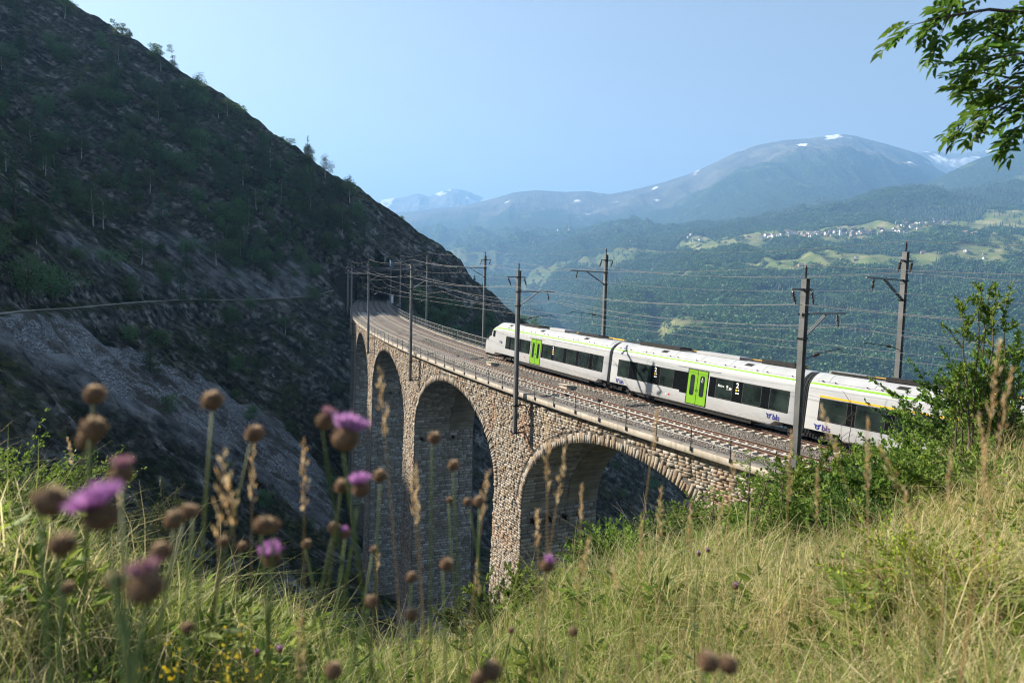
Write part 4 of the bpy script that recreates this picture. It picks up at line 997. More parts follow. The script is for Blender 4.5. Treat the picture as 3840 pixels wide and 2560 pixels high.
def logo(car, parent, x, z, h):
    """winged wheel and the three letters; x is the edge nearest the nose"""
    m = MB(); r = h*.34; cx = x-h*.62; cz = z+h*.36
    n = 20; ring = [(r*math.cos(a),r*math.sin(a)) for a in [2*math.pi*k/n for k in range(n)]]
    for k in range(n):
        a,b = ring[k],ring[(k+1)%n]; q = .58; m.add([(cx+a[0],1.422,cz+a[1]),(cx+b[0],1.422,cz+b[1]),(cx+b[0]*q,1.422,cz+b[1]*q),(cx+a[0]*q,1.422,cz+a[1]*q)],[(0,1,2,3)])
    d = r*.22; m.add([(cx+d*math.cos(k*.785),1.422,cz+d*math.sin(k*.785)) for k in range(8)],[tuple(range(8))])
    for sg in (1,-1): m.add([(cx+sg*r*.15,1.423,cz+r*1.05),(cx+sg*h*.62,1.423,cz+h*.52),(cx+sg*h*.50,1.423,cz+h*.30),(cx+sg*r*.85,1.423,cz+r*.45)],[(0,1,2,3)])
    m.build("emblem",MAT["logo_blue"],parent)
    place_sign(car,parent,text_mesh("bls",h*1.28,h*.018),"logo_blue",x-h*1.35,z,1.422)
def class_sign(car, parent, x, z=2.12):
    place_sign(car,parent,text_mesh("2",.42,.012),"sign_white",x+.12,z)
    for dx,dz,mt,w in ((.06,-.20,"sign_yellow",.13),(-.09,-.17,"sign_white",.09),(.06,-.36,"sign_white",.10),(-.09,-.36,"sign_white",.10)):
        m = MB(); strip(m,x+dx-w/2,x+dx+w/2,z+dz,z+dz+w*.85,1.424,.004); m.build("pictogram",MAT[mt],parent)
def roof_bits(car, x0, x1, pods):
    x = x0+.25; k = 0
    while x < x1-.4:                                        # shroud panels with open joints along both shoulders
        e = min(x+2.35,x1-.2)
        for sg in SD:
            m = MB(); vs = []; fs = []; idx = list(range(10,15))
            for i,xx in enumerate((x+.012,e-.012)):
                for j in idx: y,z = PROF[j]; vs.append((xx,sg*(y+.012),z+.016))
            nn = len(idx)
            for j in range(nn-1): fs.append((j,j+1,nn+j+1,nn+j) if sg > 0 else (j,nn+j,nn+j+1,j+1))
            m.add(vs,fs); o = m.build("roof_panel",MAT["train_roof"],train,True); o.matrix_local = car.M
            for xx in (x+.35,e-.35):
                mm = MB(); y,z = PROF[10]; mm.box((xx,sg*(y+.03),z+.05),(.07,.03,.05)); mm.build("latch",MAT["train_frame"],o)
            if k % 3 == 1:
                for j in range(4):
                    mm = MB(); y,z = PROF[12]; mm.box(((x+e)/2-.02*j,sg*(y+.02+.055*(1.5-j)),z+.03-.036*(1.5-j)),(.52,.035,.03)); mm.build("vent_slot",MAT["train_frame"],o)
        x = e; k += 1
    for a,b,w,h,mt in pods:
        m = MB(); m.box(((a+b)/2,0,3.72+h/2),(b-a,w,h)); m.box(((a+b)/2,0,3.72+h+.015),(b-a-.1,w-.15,.03)); o = m.build("roof_unit",MAT[mt],train); o.matrix_local = car.M
    for y,mt in ((-.62,"roof_orange"),(.50,"train_under")):
        m = MB(); m.bar((x0+1.0,y,3.80),(x1-.5,y,3.80),.05,.10); o = m.build("cable_duct",MAT[mt],train); o.matrix_local = car.M
def bogie(sc, gap, r=.38):
    p,Rm = track_frame(sc,SPC); b = MB()
    for y in (.98,-.98): b.bar((-gap/2-.45,y,.62),(gap/2+.45,y,.62),.14,.20); b.bar((-gap*.25,y,.40),(gap*.25,y,.40),.12,.24); b.tube([(-gap*.28,y+.1,.45),(gap*.28,y+.1,.70)],.05,8); b.box((gap/2,y,.42),(.30,.16,.30)); b.box((-gap/2,y,.42),(.30,.16,.30)); b.lathe([(.10,0),(.13,.15),(.13,.35),(.08,.4)],8,Matrix.Translation((0,y,.55)))
    b.box((0,0,.60),(gap*.6,1.9,.22)); b.tube([(.2,1.12,.7),(.9,1.16,.55)],.04,8); b.tube([(-.2,1.12,.72),(-.9,1.16,.56)],.04,8)
    o = b.build("bogie",MAT["train_under"],train); o.matrix_local = Matrix.Translation(p-TO) @ Rm.to_4x4()
    for x in (-gap/2,gap/2):
        for y in (.75,-.75):
            m = MB(); s_ = 1 if y > 0 else -1; M4 = Matrix.Translation((x,y-s_*.07,r)) @ Matrix.Rotation(math.radians(-90*s_),4,'X')
            m.lathe([(.06,-.02),(r+.03,0),(r+.03,.03),(r,.035),(r,.13),(r-.07,.135),(r-.09,.10),(.12,.09),(.11,.17),(.06,.18)],24,M4); m.build("wheel",MAT["wheel_steel"],o,True,35)
        m = MB(); m.tube([(x,-.75,r),(x,.75,r)],.08,8); m.build("axle",MAT["wheel_steel"],o)
def build_train():
    # leading carriage with the cab
    c = Car(14.95,37.38,14.2,31.9); X = c.x; b,xs = body(c,0.0,c.L,c.L-4.97,[(X(29.55),X(34.35)),(-.5,X(16.4))]); stripe(c,b,xs)
    W = [(X(s0),X(s1)) for s1,s0 in ((24.65,23.29),(22.76,21.35),(20.81,19.44),(18.98,17.55),(16.98,15.75),(30.79,29.77),(28.74,27.36),(31.75,31.25))]
    windows(c,b,[(X(15.62),X(25.0),1.28,2.50),(X(27.05),X(31.95),1.32,2.50)],[(a,q,1.36,2.44) for a,q in W]); door(c,X(25.12),X(26.85))
    for sg in SD:                                            # cab side windows
        m = MB(); strip(m,X(34.22),X(34.92),2.22,2.82,sg*1.405,.03,.08); m.build("cab_window",MAT["train_glass"],b)
    xs2 = [q for q in xs if q[0] > c.L-3.0]                   # windscreen wraps the upper nose
    m = MB(); vs = []; fs = []; sel = [(c.L-2.05,.950,.885),(c.L-1.6,.915,.838),(c.L-1.05,.885,.74),(c.L-.62,.835,.64)]; prof = [(1.42,2.55),(1.415,2.78),(1.36,3.08),(1.23,3.30),(.96,3.55),(.63,3.71),(0,3.74)]; ring = prof+[(-y,z) for y,z in prof[:-1][::-1]]; n = len(ring)
    for i,(x,wy,hz) in enumerate(sel):
        for y,z in ring: vs.append((x+.03,y*wy*1.014,.42+(z-.42)*hz+.014))
        if i:
            for k in range(n-1): fs.append(((i-1)*n+k,i*n+k,i*n+k+1,(i-1)*n+k+1))
    m.add(vs,fs); m.build("windscreen",MAT["train_glass"],b,True)
    for sg in SD:
        m = MB(); m.box((c.L-.42,sg*.72,1.12),(.10,.26,.14)); m.build("headlight",MAT["sign_white"],b)
    m = MB(); m.box((c.L-1.35,0,.34),(1.9,1.9,.24)); m.box((c.L-.25,0,.62),(.5,.5,.35)); o = m.build("front_skirt",MAT["train_under"],train); o.matrix_local = c.M
    m = MB(); m.box((c.L*.37,0,.37),(c.L*.52,2.5,.26)); o = m.build("underframe",MAT["train_under"],train); o.matrix_local = c.M
    logo(c,b,X(33.35),1.72,.26); class_sign(c,b,X(23.0)); m = MB(); strip(m,X(28.0),X(27.86),.92,1.02,1.424,.004); m.build("pictogram",MAT["sign_red"],b)
    roof_bits(c,.1,c.L-5.0,[(3,6,1.0,.16,"train_under"),(8,10.5,1.1,.2,"train_roof"),(12.5,15.5,1.1,.18,"train_under")]); bogie(31.9,2.4)
    m = MB(); m.bar((X(27.4),1.43,2.83),(X(24.6),1.43,2.83),.02,.05); m.build("rain_gutter",MAT["train_white"],b)
    # second carriage
    c = Car(-1.47,14.38,-2.25,14.2); X = c.x; b,xs = body(c,0.0,c.L,None,[(-.5,X(.2)),(X(12.1),c.L+.5)]); stripe(c,b,xs)
    W = [(13.5,12.4),(11.45,10.13),(9.19,7.95),(4.29,3.06),(2.24,.97),(.36,-.83)]
    windows(c,b,[(X(7.0),X(13.6),1.28,2.50),(X(-.90),X(4.86),1.28,2.50)],[(X(a2),X(a1),1.34,2.45) for a1,a2 in W]); door(c,X(5.02),X(6.62))
    m = MB(); strip(m,X(6.7),X(7.3),1.15,2.5,1.4158,.01); o = m.build("window_band",MAT["train_black"],train); o.matrix_local = c.M
    logo(c,b,X(13.72),.82,.34); logo(c,b,X(.50),.80,.34); class_sign(c,b,X(9.65)); class_sign(c,b,X(2.66))
    place_sign(c,b,text_mesh("Bistro",.20,.003),"sign_white",X(4.15),2.0)
    m = MB()                                                  # glass and cup
    for x,z,w,h in ((X(3.42),2.02,.12,.13),(X(3.42),1.93,.02,.10),(X(3.42),1.90,.11,.02),(X(3.20),1.94,.15,.10),(X(3.10),1.96,.04,.06),(X(3.20),1.90,.19,.02)): strip(m,x-w/2,x+w/2,z,z+h,1.424,.004)
    m.build("pictogram",MAT["sign_white"],b)
    for x,mt in ((X(8.45),"sign_white"),(X(8.2),"sign_red")): m = MB(); strip(m,x-.06,x+.06,.80,.90,1.424,.004); m.build("pictogram",MAT[mt],b)
    m = MB()                                                  # wheelchair pictogram on the door glass
    cx,cz = X(5.42),2.16; n = 14
    for k in range(11): a,q = -2.6+k*.38,-2.6+(k+1)*.38; m.add([(cx+.085*math.cos(t_),1.4305,cz-.05+.085*math.sin(t_)) if e == 0 else (cx+.062*math.cos(t_),1.4305,cz-.05+.062*math.sin(t_)) for t_,e in ((a,0),(q,0),(q,1),(a,1))],[(0,1,2,3)])
    m.add([(cx-.02,1.4305,cz),(cx+.02,1.4305,cz),(cx+.02,1.4305,cz+.11),(cx-.02,1.4305,cz+.11)],[(0,1,2,3)]); m.add([(cx+.025*math.cos(k*.785),1.4305,cz+.14+.025*math.sin(k*.785)) for k in range(8)],[tuple(range(8))]); m.add([(cx-.09,1.4305,cz-.01),(cx+.02,1.4305,cz-.01),(cx+.02,1.4305,cz+.02),(cx-.09,1.4305,cz+.02)],[(0,1,2,3)])
    m.build("pictogram",MAT["sign_white"],b)
    for k in range(2):
        cx = X(25.5)
    m = MB(); m.box((c.L/2,0,.37),(c.L*.62,2.5,.26)); o = m.build("underframe",MAT["train_under"],train); o.matrix_local = c.M
    roof_bits(c,.1,c.L-.1,[(1.2,3.4,1.0,.22,"train_under"),(5,8.5,1.1,.16,"train_roof"),(10,14,1.1,.2,"train_under")])
    m = MB(); m.bar((X(7.6),1.43,2.83),(X(4.1),1.43,2.83),.02,.05); m.build("rain_gutter",MAT["train_white"],b)
    # third carriage, first class
    c3 = Car(-17.6,-2.18,-18.2,-2.25); X = c3.x; b3,xs = body(c3,0.0,c3.L,None,[(X(-4.3),c3.L+.5)]); stripe(c3,b3,xs)
    windows(c3,b3,[(X(-16.8),X(-2.86),1.28,2.46)],[(X(-2.95-1.9*k-1.4),X(-2.95-1.9*k),1.34,2.42) for k in range(7)])
    for sg in SD: m = MB(); strip(m,X(-16.8),X(-2.84),2.50,2.59,sg*1.418,.01); m.build("yellow_stripe",MAT["sign_yellow"],b3)
    m = MB(); m.box((c3.L/2,0,.37),(c3.L*.62,2.5,.26)); o = m.build("underframe",MAT["train_under"],train); o.matrix_local = c3.M
    roof_bits(c3,.1,c3.L-.1,[(9,12,1.0,.2,"train_under"),(13,15,.9,.14,"galvanised")]); logo(c3,b3,X(-2.7),.80,.34)
    # gangways and shared bogies
    for sc,g in ((14.66,.62),(-1.83,.80)):
        p,Rm = track_frame(sc,SPC); m = MB(); n = 9
        for k in range(n):
            x = -g/2+g*(k+.5)/n; q = .90 if k % 2 else .95; prof = [(y*q,z*.985+.01) for y,z in PROF[1:]]; ring = prof+[(-y,z) for y,z in prof[:-1][::-1]]; nn = len(ring)
            vs = [(x-g/n*.5,y*.985,z) for y,z in ring]+[(x,y,z) for y,z in ring]+[(x+g/n*.5,y*.985,z) for y,z in ring]; fs = []
            for a in range(2):
                for j in range(nn-1): fs.append((a*nn+j,(a+1)*nn+j,(a+1)*nn+j+1,a*nn+j+1))
            m.add(vs,fs)
        o = m.build("gangway",MAT["bellows"],train); o.matrix_local = Matrix.Translation(p-TO) @ Rm.to_4x4()
        m = MB()
        for dx in (-.5,.5): m.tube([(dx,1.2,1.0),(dx*.4,1.25,.62)],.05,6); m.tube([(dx-.35,1.3,.78),(dx+.35,1.3,.78)],.06,8)
        m.box((0,1.15,.72),(1.5,.2,.12)); o2 = m.build("coupling_gear",MAT["train_under"],train); o2.matrix_local = o.matrix_local; bogie(sc-.45,2.75)
build_train()

# ------------------------------------------------------------------ leaves, trees, shrubs
def leaf_mat(name, cols, trans=.35, hue=.02, rough=.55):
    t = NT(name); tone = t.attr("tone"); c = t.ramp(tone,[(i/(len(cols)-1),c) for i,c in enumerate(cols)])
    c = t.hsv(c,t.mrange(t.rnd(),0,1,.5-hue,.5+hue),1.0,t.mrange(t.rnd(),0,1,.75,1.2)); t.leaf(c,trans,rough); return t.mat
leaf_mat("leaf_hill",[(.060,.125,.052),(.105,.19,.075),(.165,.26,.105)],.35)
leaf_mat("leaf_pine",[(.034,.074,.044),(.060,.115,.058),(.095,.16,.075)],.15)
leaf_mat("leaf_birch",[(.050,.090,.038),(.080,.13,.050),(.12,.18,.065)],.35)
leaf_mat("leaf_far",[(.042,.095,.028),(.075,.145,.040),(.12,.195,.055)],.25,.03)
leaf_mat("leaf_fir",[(.018,.046,.024),(.030,.068,.032),(.048,.095,.042)],.05,.02)
leaf_mat("leaf_bush",[(.080,.15,.024),(.135,.225,.034),(.21,.30,.052),(.28,.36,.075)],.5,.015)
leaf_mat("leaf_bush_dark",[(.058,.12,.026),(.095,.175,.036),(.15,.235,.052)],.45,.015)
leaf_mat("leaf_ash",[(.045,.10,.016),(.080,.16,.022),(.13,.22,.035)],.55,.01,.45)
leaf_mat("leaf_juniper",[(.045,.070,.022),(.075,.105,.030),(.12,.15,.045)],.3,.01)
simple("bark",(.075,.058,.045),.95,0,.3,4,.6); simple("bark_birch",(.42,.40,.36),.8,0,.25,3,.4); simple("twig",(.10,.075,.055),.9,0,.25,6,.3); simple("dead_twig",(.30,.27,.23),.9,0,.2,6,.3)

def leaves(C, D, L, W, fold=.25, rg=RNG, shape='oval'):
    """C (n,3) base points, D (n,3) pointing directions, L lengths, W widths -> verts, quads"""
    n = len(C); D = D/(np.linalg.norm(D,axis=1)[:,None]+1e-9); up = rg.standard_normal((n,3)); S_ = np.cross(D,up); S_ /= (np.linalg.norm(S_,axis=1)[:,None]+1e-9); N = np.cross(S_,D); L = L[:,None]; W = W[:,None]
    if shape == 'diamond':
        P = np.stack([C,C+D*L*.5+S_*W*.5+N*W*fold*.5,C+D*L,C+D*L*.5-S_*W*.5+N*W*fold*.5],1); F = np.array([(0,1,2,3)])
    else:
        P = np.stack([C,C+D*L*.30+S_*W*.46+N*W*fold,C+D*L*.62+S_*W*.42+N*W*fold,C+D*L-N*W*.2,C+D*L*.62-S_*W*.42+N*W*fold,C+D*L*.30-S_*W*.46+N*W*fold],1); F = np.array([(0,1,2,3),(0,3,4,5)])
    k = P.shape[1]; return P.reshape(-1,3),(F[None]+np.arange(n)[:,None,None]*k).reshape(-1,4),k
def crown_mesh(name, mat, centers, radii, n, size, rg, shape='diamond', asp=.6, flat=1.0):
    """leaves spread through clumps; centers (k,3), radii (k,)"""
    k = len(centers); w = radii**2; idx = rg.choice(k,n,p=w/w.sum()); d = rg.standard_normal((n,3)); d /= np.linalg.norm(d,axis=1)[:,None]; rr = rg.random(n)**.45
    C = centers[idx]+d*(radii[idx]*rr)[:,None]*np.array([1,1,flat]); D = d+rg.standard_normal((n,3))*.7; L = size*rg.uniform(.6,1.35,n)
    Vv,Q,kk = leaves(C,D,L,L*asp,.2,rg,shape); me = np_mesh(name,Vv,Q); tone = np.clip(rg.random(k)[idx]*.5+rg.random(n)*.5,0,1); fattr(me,"tone",np.repeat(tone,kk)); me.materials.append(MAT[mat]); return me
def trunk_mesh(h, r, limbs, mat, rg, lean=.06, n=7):
    m = MB(); pts = []; x = y = 0
    for i in range(n): f = i/(n-1); pts.append((x,y,f*h)); x += rg.normal(0,lean*h/n); y += rg.normal(0,lean*h/n)
    m.tube(pts,[r*(1-.85*i/(n-1)) for i in range(n)],7)
    for c in limbs:
        f = min(.92,max(.2,(c[2]/h)*.75)); i = f*(n-1); a = Vector(pts[int(i)]).lerp(Vector(pts[min(n-1,int(i)+1)]),i-int(i)); b = Vector(c); mid = a.lerp(b,.55)+Vector((0,0,-.05*h*.3)); m.tube([a,mid,b],[r*.38,r*.22,r*.07],5)
    return m.mesh("trunk",MAT[mat])
def tree_proto(kind, rg):
    """unit-ish trees about h metres tall; returns (trunk mesh, crown mesh, h)"""
    if kind == 'birch':
        h = 7.5; C = np.array([(rg.normal(0,.9),rg.normal(0,.9),rg.uniform(2.6,7.0)) for _ in range(20)]); C[:,:2] *= (1.2-np.abs(C[:,2:3]-4.6)/5); R = rg.uniform(.5,1.0,20); return trunk_mesh(h*.92,.13,C[:8],"bark_birch",rg),crown_mesh("crown","leaf_birch",C,R,1500,.26,rg),h
    if kind == 'broad':
        h = 6.5; C = np.array([(rg.normal(0,1.25),rg.normal(0,1.25),rg.uniform(1.6,5.9)) for _ in range(24)]); C[:,:2] *= (1.25-np.abs(C[:,2:3]-3.6)/4.2); R = rg.uniform(.6,1.25,24); return trunk_mesh(h*.85,.17,C[:9],"bark",rg,.08),crown_mesh("crown","leaf_hill",C,R,1800,.30,rg),h
    if kind == 'pine':
        h = 7.0; C = []; 
        for i in range(26): z = rg.uniform(.28,1.0); a = rg.uniform(0,6.28); r_ = (1.15-z)*rg.uniform(.7,2.3)+.15; C.append((r_*math.cos(a),r_*math.sin(a),z*h))
        C = np.array(C); R = rg.uniform(.5,.95,26); return trunk_mesh(h*.97,.16,C[:14],"bark",rg,.05),crown_mesh("crown","leaf_pine",C,R,1800,.26,rg,'diamond',.45,.45),h
    if kind == 'spruce':
        h = 9.0; C = []
        for i in range(44): z = rg.uniform(.08,1.0); a = rg.uniform(0,6.28); r_ = (1.02-z)*1.9*rg.uniform(.55,1.0); C.append((r_*math.cos(a),r_*math.sin(a),z*h))
        C = np.array(C); R = rg.uniform(.35,.75,44)*(1.25-C[:,2]/h); return trunk_mesh(h*.98,.15,C[:6],"bark",rg,.01),crown_mesh("crown","leaf_pine",C,R,2000,.28,rg,'diamond',.4,.5),h
    if kind == 'shrub':
        h = 2.6; C = np.array([(rg.normal(0,.95),rg.normal(0,.95),rg.uniform(.25,2.1)) for _ in range(18)]); C[:,:2] *= (1.3-C[:,2:3]/3.2); R = rg.uniform(.4,.8,18); return trunk_mesh(h*.6,.08,C[:8],"bark",rg,.15),crown_mesh("crown","leaf_hill",C,R,1300,.20,rg),h
    if kind == 'open':                                            # thin crown against the sky
        h = 6.0; C = np.array([(rg.normal(.2,1.5),rg.normal(0,1.5),rg.uniform(2.4,5.6)) for _ in range(24)]); R = rg.uniform(.45,.9,24); return trunk_mesh(h*.85,.16,C[:14],"bark",rg,.10),crown_mesh("crown","leaf_hill",C,R,2400,.27,rg,'diamond',.6,.6),h
PROTO = {}
def protos(kind, n):
    if kind not in PROTO: rg = np.random.default_rng(sum(map(ord,kind))); PROTO[kind] = [tree_proto(kind,rg) for _ in range(n)]
    return PROTO[kind]
NAMES = {'birch':'birch_tree','broad':'broadleaf_tree','pine':'pine_tree','spruce':'spruce_tree','shrub':'shrub','open':'pine_tree'}
def plant(kind, p, height, label, group, rg=random, sink=.15, nvar=3):
    tm,cm,h = rg.choice(protos(kind,nvar)); k = height/h; o = empty(NAMES[kind],(p[0],p[1],p[2]-sink)); w = k*rg.uniform(.85,1.2); o.scale = (w,w,k); o.rotation_euler = (0,0,rg.uniform(0,6.28)); tag(o,label,"shrub" if kind == 'shrub' else "tree",group)
    link(bpy.data.objects.new("trunk",tm),o); link(bpy.data.objects.new("crown",cm),o); return o
def crest_point(px, py):
    for k in range(60):
        p = on_ground(px,py+k*2,110,330,.8)
        if p is not None: return p
def hill_plants():
    rg = random.Random(21)
    # on the skyline
    for px,py,h,kind,lb in ((130,12,7,'pine',"dark tree at the top of the slope cut by the frame"),(280,104,7.2,'open',"lone spreading tree standing on the skyline, highest of the whole trees"),(362,150,7.0,'open',"open crowned tree on the skyline, upper of the touching pair"),(395,170,6.2,'pine',"dense dark tree on the skyline, lower of the touching pair"),(440,196,3.0,'shrub',"small round bush on the skyline below the pair of trees"),(474,216,2.6,'pine',"tiny upright conifer on the skyline"),(543,262,3.6,'open',"small thin tree on the skyline halfway down the ridge"),(662,342,3.8,'open',"small windswept tree on the skyline, lowest on the straight ridge"),(920,508,2.2,'shrub',"small dark bush on the ridge beside the far mountains"),(1090,655,4.0,'spruce',"small conifer on the ridge above the train nose"),(1112,668,3.0,'broad',"small tree beside the little conifer on the ridge"),(1200,745,4.0,'broad',"leafy tree on the ridge behind the leading carriage"),(1228,755,4.2,'broad',"rounded tree on the ridge just above the train roof"),(1254,765,3.2,'pine',"last small tree of the ridge above the train roof")):
        p = crest_point(px,py)
        if p is not None: plant(kind,p,h,lb,None,rg,.3)
    # trees and shrubs on the shaded face that stand out singly
    for px,py,h,kind,lb in ((62,700,9,'broad',"big leafy tree at the frame edge above the footpath"),(120,702,8,'broad',"leafy tree beside the footpath, second from the frame edge"),(215,520,10,'birch',"pale birch with white stems on the rocky slope"),(238,528,9,'birch',"slimmer birch beside the white stemmed one"),(72,345,9,'birch',"tall birch high on the dark slope"),(325,610,8,'birch',"hanging birch above the pale rock patch"),(345,860,8.5,'spruce',"dark conifer standing alone in the scree"),(465,712,5.5,'pine',"dark conical tree right on the footpath"),(415,690,9,'spruce',"tall dark conifer just above the footpath"),(528,755,7,'broad',"round dark tree just below the footpath"),(722,690,4.5,'shrub',"pale green round bush on the footpath near the bridge end"),(300,690,6,'broad',"leafy bush above the bend of the footpath"),(250,612,4.5,'shrub',"broad low bush on the slope above the footpath"),(290,775,3.4,'shrub',"small bush at the top of the scree"),(360,790,3.6,'shrub',"low bush below the footpath beside the scree"),(385,935,2.6,'shrub',"flat green bush in the middle of the scree"),(440,580,5,'shrub',"dark bush on the pale rock shoulder"),(530,545,7,'broad',"pale green tree on the mid slope"),(615,640,6,'broad',"dark tree above the rock band"),(655,770,6,'birch',"thin birch below the footpath near the viaduct"),(690,800,5,'birch',"second thin birch below the footpath near the viaduct"),(545,850,4,'shrub',"small bush low on the brown slope"),(575,720,5,'broad',"dark tree under the footpath beside the round one")):
        p = on_ground(px,py,60,260,.5)
        if p is not None: plant(kind,p,h,lb,None,rg,.3)
    # woods spread over the slope
    n = 0; tries = 0
    while n < 330 and tries < 6000:
        tries += 1; px = rg.uniform(-30,860); sky = np.interp(px,[0,180,560,830,900],[-90,30,265,440,495]); py = rg.uniform(sky+16,668)
        d = float(fbm(np.array([px/130.]),np.array([py/90.]),3,207)[0])
        want = .22+.55*d+(.35 if 250 < px < 640 and py < 470 else 0)+(.35 if 500 < px < 800 and 380 < py < 640 else 0)+(.25 if px < 250 and py < 420 else 0)
        if rg.random() > want: continue
        p = on_ground(px,py,80,330,1.0)
        if p is None: continue
        kind = rg.choice(['pine','pine','broad','broad','spruce','shrub','birch']); h = {'pine':7,'broad':6,'spruce':9,'shrub':2.8,'birch':7}[kind]*rg.uniform(.6,1.25)
        where = ("high under the ridge line" if py < sky+90 else "halfway up the shaded slope" if py < 520 else "just above the footpath")+(" toward the frame edge" if px < 300 else " toward the viaduct" if px > 580 else "")
        plant(kind,p,h,{'pine':"dark pine ",'broad':"dark leafy tree ",'spruce':"narrow dark conifer ",'shrub':"low dark bush ",'birch':"thin birch "}[kind]+where,"woods on the shaded slope",rg); n += 1
    n = 0
    while n < 55:
        px = rg.uniform(905,1195); py = rg.uniform(np.interp(px,[905,1050,1195],[690,700,770]),np.interp(px,[905,1195],[740,850])); p = on_ground(px,py,100,330,1.0); n += 1
        if p is None: continue
        s,lat = to_track(np.array([p.x]),np.array([p.y]))
        if s[0] < 9e3 and -5 < lat[0] < 10.5 and s[0] > 110: continue
        plant(rg.choice(['broad','shrub','broad','pine']),p,rg.uniform(3,6),"dark leafy tree on the slope behind the mesh fence","trees behind the fence",rg)
    n = 0
    while n < 75:
        px = rg.uniform(520,1500); py = rg.uniform(760,1300); p = on_ground(px,py,60,330,1.0); n += 1
        if p is None or rg.random() > .35+.5*float(fbm(np.array([px/110.]),np.array([py/90.]),2,231)[0]) : continue
        s,lat = to_track(np.array([p.x]),np.array([p.y]))
        if s[0] < 9e3 and -6 < lat[0] < 9: continue
        plant(rg.choice(['shrub','shrub','broad']),p,rg.uniform(1.6,4.5),"dark bush low in the shaded gorge","bushes in the gorge",rg)
hill_plants()

# ------------------------------------------------------------------ scattered masses: far woods, grass
def scatter(name, label, cat, pts, rot, scl, idx, protos_, extra=None):
    me = np_mesh(name,pts,np.zeros((0,3),int)) if False else bpy.data.meshes.new(name)
    me.vertices.add(len(pts)); me.vertices.foreach_set("co",np.asarray(pts,np.float32).ravel())
    a = me.attributes.new("rot",'FLOAT_VECTOR','POINT'); a.data.foreach_set("vector",np.asarray(rot,np.float32).ravel())
    a = me.attributes.new("scl",'FLOAT_VECTOR','POINT'); a.data.foreach_set("vector",np.asarray(scl,np.float32).ravel())
    a = me.attributes.new("idx",'INT','POINT'); a.data.foreach_set("value",np.asarray(idx,np.int32))
    for k,v in (extra or {}).items(): fattr(me,k,v)
    o = link(bpy.data.objects.new(name,me)); tag(o,label,cat,kind="stuff")
    pc = bpy.data.collections.new(name+"_kinds")
    for i,(m_) in enumerate(protos_): q = bpy.data.objects.new(f"{name}_kind_{i:02d}",m_); pc.objects.link(q)
    ng = bpy.data.node_groups.new(name+"_scatter",'GeometryNodeTree'); ng.interface.new_socket("Geometry",in_out='INPUT',socket_type='NodeSocketGeometry'); ng.interface.new_socket("Geometry",in_out='OUTPUT',socket_type='NodeSocketGeometry')
    N = ng.nodes; gi = N.new("NodeGroupInput"); go = N.new("NodeGroupOutput"); ip = N.new("GeometryNodeInstanceOnPoints"); ci = N.new("GeometryNodeCollectionInfo")
    ci.inputs[0].default_value = pc; ci.inputs[1].default_value = True; ci.inputs[2].default_value = True
    def na(nm,ty): q = N.new("GeometryNodeInputNamedAttribute"); q.data_type = ty; q.inputs[0].default_value = nm; return q.outputs[0]
    Lk = ng.links.new; Lk(gi.outputs[0],ip.inputs['Points']); Lk(ci.outputs[0],ip.inputs['Instance']); ip.inputs['Pick Instance'].default_value = True
    Lk(na("idx",'INT'),ip.inputs['Instance Index']); Lk(na("rot",'FLOAT_VECTOR'),ip.inputs['Rotation']); Lk(na("scl",'FLOAT_VECTOR'),ip.inputs['Scale']); Lk(ip.outputs[0],go.inputs[0])
    md = o.modifiers.new("scatter",'NODES'); md.node_group = ng; return o
def far_tree_meshes():
    out = []; rg = np.random.default_rng(77)
    for k in range(4):                                             # rounded broadleaf crowns
        C = np.array([(rg.normal(0,.28),rg.normal(0,.28),rg.uniform(.25,.85)) for _ in range(7)]); R = rg.uniform(.20,.34,7); out.append(crown_mesh("far_crown","leaf_far",C,R,90,.26,rg,'diamond',.9))
    for k in range(3):                                             # firs
        m = MB(); pr = []
        for i in range(4): z0 = .12+.22*i; pr += [(.20*(1-i*.22)*rg.uniform(.9,1.2),z0),(.06*(1-i*.2),z0+.22)]
        m.lathe([(.03,0),(.03,.12)]+pr+[(.005,1.05)],7); me = m.mesh("far_fir",MAT["leaf_fir"]); fattr(me,"tone",rg.random(len(me.vertices))); out.append(me)
    return out
def build_forest():
    rg = np.random.default_rng(5); n = 330000
    A = rg.uniform(FA[2]-.02,FA[9]+.06,n); v = rg.uniform(1.6,7.6,n); P = far_surface(A,v); e = .02; Pv = far_surface(A,v+e); Pa = far_surface(A+.002,v); ar = np.linalg.norm(np.cross((Pv-P)/e,(Pa-P)/.002),axis=1)
    f = field_mask(P[:,0],P[:,1],P[:,2],v); lone = rg.random(n) < .035; keep = (rg.random(n) < np.clip(ar/np.percentile(ar,93),0,1)*np.clip((5200-P[:,1])/2500+.25,.12,1))&((f < .35)|lone)
    # thin belts where the ground is open
    keep &= (fbm(P[:,0]/90,P[:,1]/90,3,301) > -.5)&((rg.random(n) < .75)|(P[:,1] > 2400))
    P = P[keep]; n = len(P); k = (fbm(P[:,0]/420,P[:,1]/420,3,311)+.35*sstep(120,520,P[:,2])-.1+.25*sstep(.45,.6,P[:,0]/P[:,1])*sstep(-50,80,P[:,2])) > .22+.2*rg.standard_normal(n)
    h = np.where(k,rg.uniform(15,26,n),rg.uniform(9,17,n)); w = np.where(k,rg.uniform(14,22,n),h*rg.uniform(1.15,1.75,n)); P[:,2] -= .8
    idx = np.where(k,rg.integers(4,7,n),rg.integers(0,4,n)); rot = np.zeros((n,3)); rot[:,2] = rg.uniform(0,6.28,n)
    scatter("far_forest","woods covering the far side of the valley around fields and villages","forest",P,rot,np.stack([w,w,h],1),idx,FARM); return n
FARM = far_tree_meshes(); print("far trees",build_forest())

